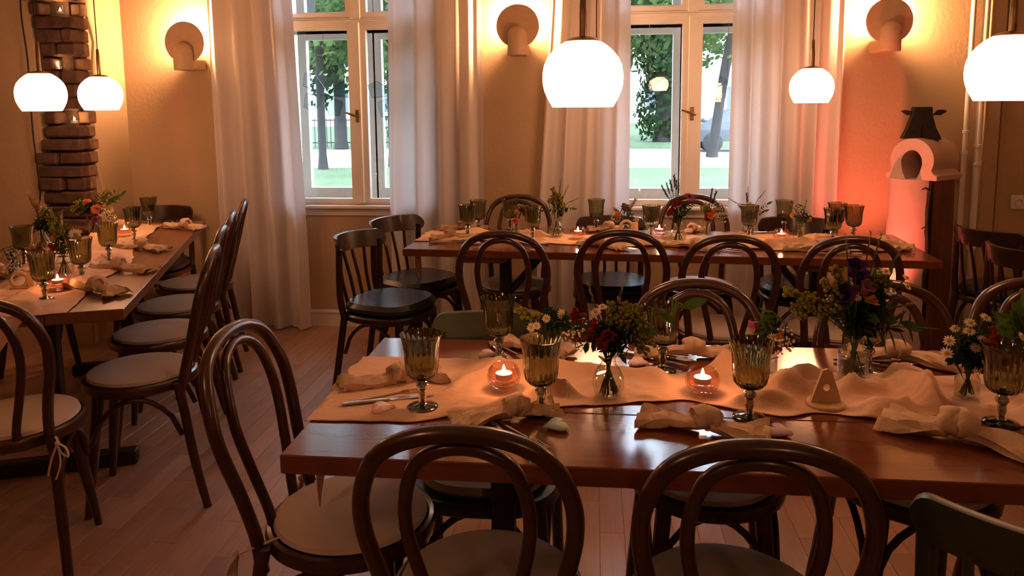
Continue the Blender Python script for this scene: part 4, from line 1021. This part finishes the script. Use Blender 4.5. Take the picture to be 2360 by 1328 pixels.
# ------------------------------------------------------------------ sculpture in the corner
t = thing('sculpture', 'wooden totem sculpture with black iron bull head in right corner', 'sculpture', (1.815, 4.47, 0), 0)
n = 18
def log_out(s, side):
    pts = []
    for k in range(n+1):
        a = pi/2+pi*k/n if side < 0 else -pi/2+pi*k/n
        pts.append((.165*s*cos(a)*(1+.05*nz(cos(a)*2, sin(a)*2, side))+(-.012 if side < 0 else .012), .135*s*sin(a)))
    return pts
for side, mm, nm in ((-1, 'pale_log', 'pale_log_half'), (1, 'log_wood', 'dark_log_half')):  # left log half paler, right half darker
    g = MB(); rings = [(0, 1.0), (.25, .97), (.5, .98), (.8, .95), (1.005, .94)]
    vs = []; m_ = n+1
    for zz, s in rings: vs += [(x+.006*nz(zz*4, x*9, side), y, zz) for x, y in log_out(s, side)]
    fs = [(i*m_+j, i*m_+(j+1) % m_, i*m_+m_+(j+1) % m_, i*m_+m_+j) for i in range(len(rings)-1) for j in range(m_)]+[tuple(range(m_-1, -1, -1)), tuple(range((len(rings)-1)*m_, len(rings)*m_))]
    g.add(vs, fs).build(nm, mm, t, ang=50)
MB().tube(catmull([(-.015, -.135, .35), (-.006, -.142, .6), (-.016, -.138, .8), (-.004, -.136, 1.0)], 5), [.010, .013, .012, .015, .010]*3+[.012], 7).tube([(-.008, -.14, .94), (-.035, -.142, .965), (-.055, -.14, .955)], [.008, .006, .002], 6).tube([(-.012, -.14, .74), (-.03, -.142, .75), (-.045, -.14, .742)], [.007, .004, .002], 6).build('crack_bark', 'iron', t)
# arch block: a thick ring flaring into feet, its mouth turned to the left
Ma = Matrix.Translation((0, 0, 1.005)) @ Matrix.Rotation(radians(-50), 4, 'Z')
def arch_profile():
    out = [(-.140, 0), (-.140, .025), (-.120, .035)]
    c = [( .120*cos(a), .105+.118*sin(a)) for a in [pi*1.14-pi*1.28*k/22 for k in range(23)]]
    out += c+[(.120, .035), (.140, .025), (.140, 0)]
    inn = [(.030, 0), (.048, .04)]+[(.058*cos(a), .090+.070*sin(a)) for a in [-.35+(pi+.7)*k/14 for k in range(15)]]+[(-.048, .04), (-.030, 0)]
    return out, inn
out, inn = arch_profile()
full = out+inn
from mathutils.geometry import tessellate_polygon
tri = tessellate_polygon([[Vector((x, z, 0)) for x, z in full]])
nn_ = len(full)
vs = [Ma @ Vector((x, y, z)) for y in (-.115, .15) for x, z in full]
fs = [tuple(q) for q in tri]+[tuple(i+nn_ for i in q[::-1]) for q in tri]+[(i, (i+1) % nn_, (i+1) % nn_+nn_, i+nn_) for i in range(nn_)]
MB().add(vs, fs).build('arch_block', 'pale_log', t, ang=35)
MB().box(-.06, .06, .10, .14, .0, .17, Ma).build('arch_backing', 'iron', t, smooth=False)
Mh = Matrix.Translation((-.022, -.01, 1.225)) @ Matrix.Rotation(radians(-6), 4, 'Z')
MB().prism([(-.100, 0), (-.012, 0), (-.004, .075), (.006, 0), (.100, -.006), (.066, .060), (.048, .120), (.042, .172), (-.046, .172), (-.055, .120), (-.075, .055)], -.03, .03, Mh).build('bull_head', 'iron', t, smooth=False)
MB().prism([(-.046, .132), (-.075, .126), (-.108, .150), (-.085, .156), (-.05, .148)], -.008, .008, Mh).build('ear', 'iron', t, smooth=False)
MB().prism([(.046, .118), (.062, .128), (.092, .126), (.122, .146), (.112, .156), (.078, .156)], -.008, .008, Mh).build('ear', 'iron', t, smooth=False)

# ------------------------------------------------------------------ pipes, trims, socket, cable
for x, r, zs, lb in ((2.135, .014, (1.13, 1.25, .60), 'thin white heating pipe, left one of two'), (2.205, .019, (1.065, 1.17, .57), 'thicker white heating pipe, right one of two')):
    t = thing('heating_pipe', lb, 'pipe', (x, 4.70, 0), 0, 'white heating pipes')
    MB().tube([(0, 0, 0), (0, 0, CEIL)], r, 14).build('pipe', 'white_paint', t)
    for zz in zs:
        MB().lathe([(r, zz-.010), (r*1.28, zz-.008), (r*1.28, zz+.008), (r, zz+.010)], 16).build('collar', 'white_paint', t)
struct(MB().rbox(2.245, 2.325, WY-.055, WY, 0, CEIL, .006).build('trim_1', 'plaster', smooth=False))
struct(MB().rbox(2.345, 2.365, WY-.02, WY, 0, CEIL, .004).build('trim_2', 'plaster', smooth=False))
t = thing('wall_socket', 'white wall socket above the right table corner', 'socket', (2.478, WY, .835))
MB().rbox(-.042, .042, -.012, 0, -.042, .042, .004).build('plate', 'plastic_white', t, smooth=False)
MB().lathe([(.024, .0), (.024, .010), (.020, .010), (.018, .001), (.0005, .001)], 24, M=Matrix.Translation((0, -.010, 0)) @ Matrix.Rotation(pi/2, 4, 'X')).build('insert_ring', 'plastic_white', t)
cb = MB().tube(catmull([(-3.265, 4.225, CEIL), (-3.25, 4.22, 2.4), (-3.275, 4.215, 2.0), (-3.26, 4.215, 1.7), (-3.27, 4.22, 1.3), (-3.255, 4.22, .95), (-3.285, 4.22, .82), (-3.265, 4.21, .6), (-3.27, 4.21, 0)], 6), .005, 6).build('electric_cable', 'black_metal')
tag(cb, 'black electric cable running down beside the brick corner', 'cable')

# ------------------------------------------------------------------ outside
GZ = -.2
struct(MB().box(-60, 60, 5.2, 19.6, GZ-.3, GZ).build('ground_lawn', 'lawn', smooth=False))
struct(MB().box(-60, 60, 19.6, 27.5, GZ-.3, GZ).build('ground_path', 'pale_path', smooth=False))
struct(MB().box(-60, 60, 27.5, 90, GZ-.3, GZ-.02).build('ground_beyond', 'lawn', smooth=False))
def tree(label, x, y, h, r, cz, cr, seed, leaf='tree_leaf', n=2600, lean=(0, 0), ls=.34, ivy=0, group='park trees'):
    t = thing('park_tree', label, 'tree', (x, y, GZ), 0, group)
    rr = random.Random(seed)
    MB().tube(catmull([(0, 0, 0), (lean[0]*.4, lean[1]*.4, h*.35), (lean[0], lean[1], h*.7), (lean[0]*1.3, lean[1]*1.3, h)], 5), [r*1.35]+[r]*6+[r*.8]*5+[r*.5]*4, 10).build('trunk', 'bark', t)
    br = MB()
    for k in range(7):
        a = rr.random()*6.28; zz = h*(.45+.5*rr.random()); p = Vector((lean[0]*zz/h, lean[1]*zz/h, zz))
        br.tube([p, p+Vector((cos(a), sin(a), .5))*cr*.4, p+Vector((cos(a), sin(a), .45))*cr*.9], [r*.4, r*.25, r*.08], 6)
    br.build('branches', 'bark', t)
    cw = MB()
    blobs = [(Vector((rr.gauss(0, cr*.55), rr.gauss(0, cr*.55), cz+rr.gauss(0, cr*.38))), cr*(.25+.2*rr.random())) for _ in range(26)]
    for k in range(n):
        c, b_ = blobs[k % len(blobs)]
        d = Vector((rr.gauss(0, 1), rr.gauss(0, 1), rr.gauss(0, .8))); d.normalize(); p = c+d*b_*(rr.random()**.35)
        nv = Vector((rr.gauss(0, 1), rr.gauss(0, 1), rr.gauss(0, 1)+.6)).normalized()
        u = nv.orthogonal().normalized(); w = nv.cross(u); s_ = ls*(.6+.7*rr.random())
        cw.add([p-u*s_*.5, p+w*s_*.32, p+u*s_*.5, p-w*s_*.32], [(0, 1, 2, 3)])
    cw.build('crown', leaf, t, smooth=False)
    if ivy:
        iv = MB()
        for k in range(ivy):
            zz = rr.random()**.8*7.5; a = rr.random()*6.28; q = .55+.5*rr.random()+.35*sin(zz*1.3)**2
            p = Vector((cos(a)*q, sin(a)*q*.6, zz)); s_ = .26*(.6+.7*rr.random())
            nv = Vector((cos(a), sin(a), rr.gauss(0, .5))).normalized(); u = nv.orthogonal().normalized(); w = nv.cross(u)
            iv.add([p-u*s_*.5, p+w*s_*.4, p+u*s_*.5, p-w*s_*.4], [(0, 1, 2, 3)])
        iv.build('ivy', 'ivy_leaf', t, smooth=False)
tree('park tree with slim grey trunk in left pane of left window', -6.88, 19.1, 8, .105, 3.9, 2.4, 1, 'tree_leaf_light', 5000, (0, 0), .2)
tree('park tree with slim trunk in right pane of left window', -5.24, 19.8, 8, .10, 4.2, 2.2, 2, 'tree_leaf', 4000, (0, 0), .2)
tree('dark trunked park tree behind fence in left window', -9.42, 28.2, 9, .22, 4.3, 2.6, 3, 'ivy_leaf', 4200, (0, 0), .3)
tree('thick dark trunk at upper left of left window', -4.62, 11.0, 7, .15, 5.6, 1.8, 9, 'tree_leaf', 2200, (.9, 0), .16)
tree('leaning park tree in right pane of right window', 3.50, 23.3, 8, .14, 4.6, 2.3, 4, 'tree_leaf_light', 3600, (.9, 0), .2)
tree('ivy covered park tree in left pane of right window', 2.95, 33.0, 10, .35, 6.6, 4.0, 5, 'tree_leaf', 4000, (0, 0), .45, 2400)
tree('leafy park tree filling upper left pane of right window', .6, 25.0, 9, .18, 4.4, 2.4, 6, 'tree_leaf', 4600, (0, 0), .2)
tree('distant park tree between the windows', -3.0, 40.0, 11, .3, 7.5, 4.5, 7, 'tree_leaf_light', 2000, (0, 0), .5)
tree('distant park tree at far right of right window', 8.2, 38.0, 11, .3, 7.5, 4.2, 8, 'tree_leaf', 2000, (0, 0), .5)
tree('distant park tree at far left of left window', -15.5, 40.0, 11, .3, 7.0, 4.6, 10, 'tree_leaf_light', 2400, (0, 0), .5)
# dark railing
t = thing('park_fence', 'dark metal park railing behind the left window trees', 'fence', (-14, 29.2, GZ))
f_ = MB()
for k in range(70): f_.tube([(k*.16, 0, 0), (k*.16, 0, 1.12)], .016, 4)
f_.build('bars', 'black_metal', t)
for zz in (.15, 1.02): MB().box(-.1, 11.2, -.02, .02, zz, zz+.045).build('rail', 'black_metal', t, smooth=False)
# pale house fronts
def house(label, x, y, w, d, h, seed):
    t = thing('house', label, 'building', (x, y, GZ))
    MB().box(-w/2, w/2, 0, d, 0, h).build('walls', 'facade', t, smooth=False)
    MB().prism([(-w/2-.3, h), (w/2+.3, h), (w/2-1.5, h+2.4), (-w/2+1.5, h+2.4)], -.3, d+.3).build('roof', 'pale_path', t, smooth=False)
    for fz in (1.0, 4.2):
        for k in range(int(w/3)):
            px = -w/2+1.5+k*3
            o = MB().box(px-.55, px+.55, -.05, .05, fz, fz+1.8).build('window', 'white_paint', t, smooth=False)
            MB().box(px-.47, px+.47, -.07, -.04, fz+.08, fz+1.72).build('pane', 'far_pane', o, smooth=False)
house('pale house far behind the left window trees', -18, 56, 22, 9, 7.5, 1)
house('pale house far behind the right window trees', 10, 60, 26, 9, 7.5, 2)
# parked car
t = thing('parked_car', 'dark parked car beyond lawn in right window', 'car', (5.15, 26.3, GZ), 0)
MB().prism([(-2.1, .35), (2.1, .35), (2.15, .7), (1.9, .9), (1.1, .95), (.6, 1.38), (-.9, 1.40), (-1.6, .95), (-2.1, .85)], -.82, .82).build('body', 'car_paint', t, smooth=False)
MB().prism([(1.0, .95), (.55, 1.33), (-.85, 1.34), (-1.4, .97)], -.83, .83).build('side_glass', 'far_pane', t, smooth=False)
for wx in (-1.3, 1.3):
    for wy in (-.75, .75):
        MB().lathe([(.0005, -.1), (.2, -.1), (.32, -.08), (.32, .08), (.2, .1), (.0005, .1)], 20, M=Matrix.Translation((wx, wy, .32)) @ Matrix.Rotation(pi/2, 4, 'X')).build('wheel', 'rubber', t)
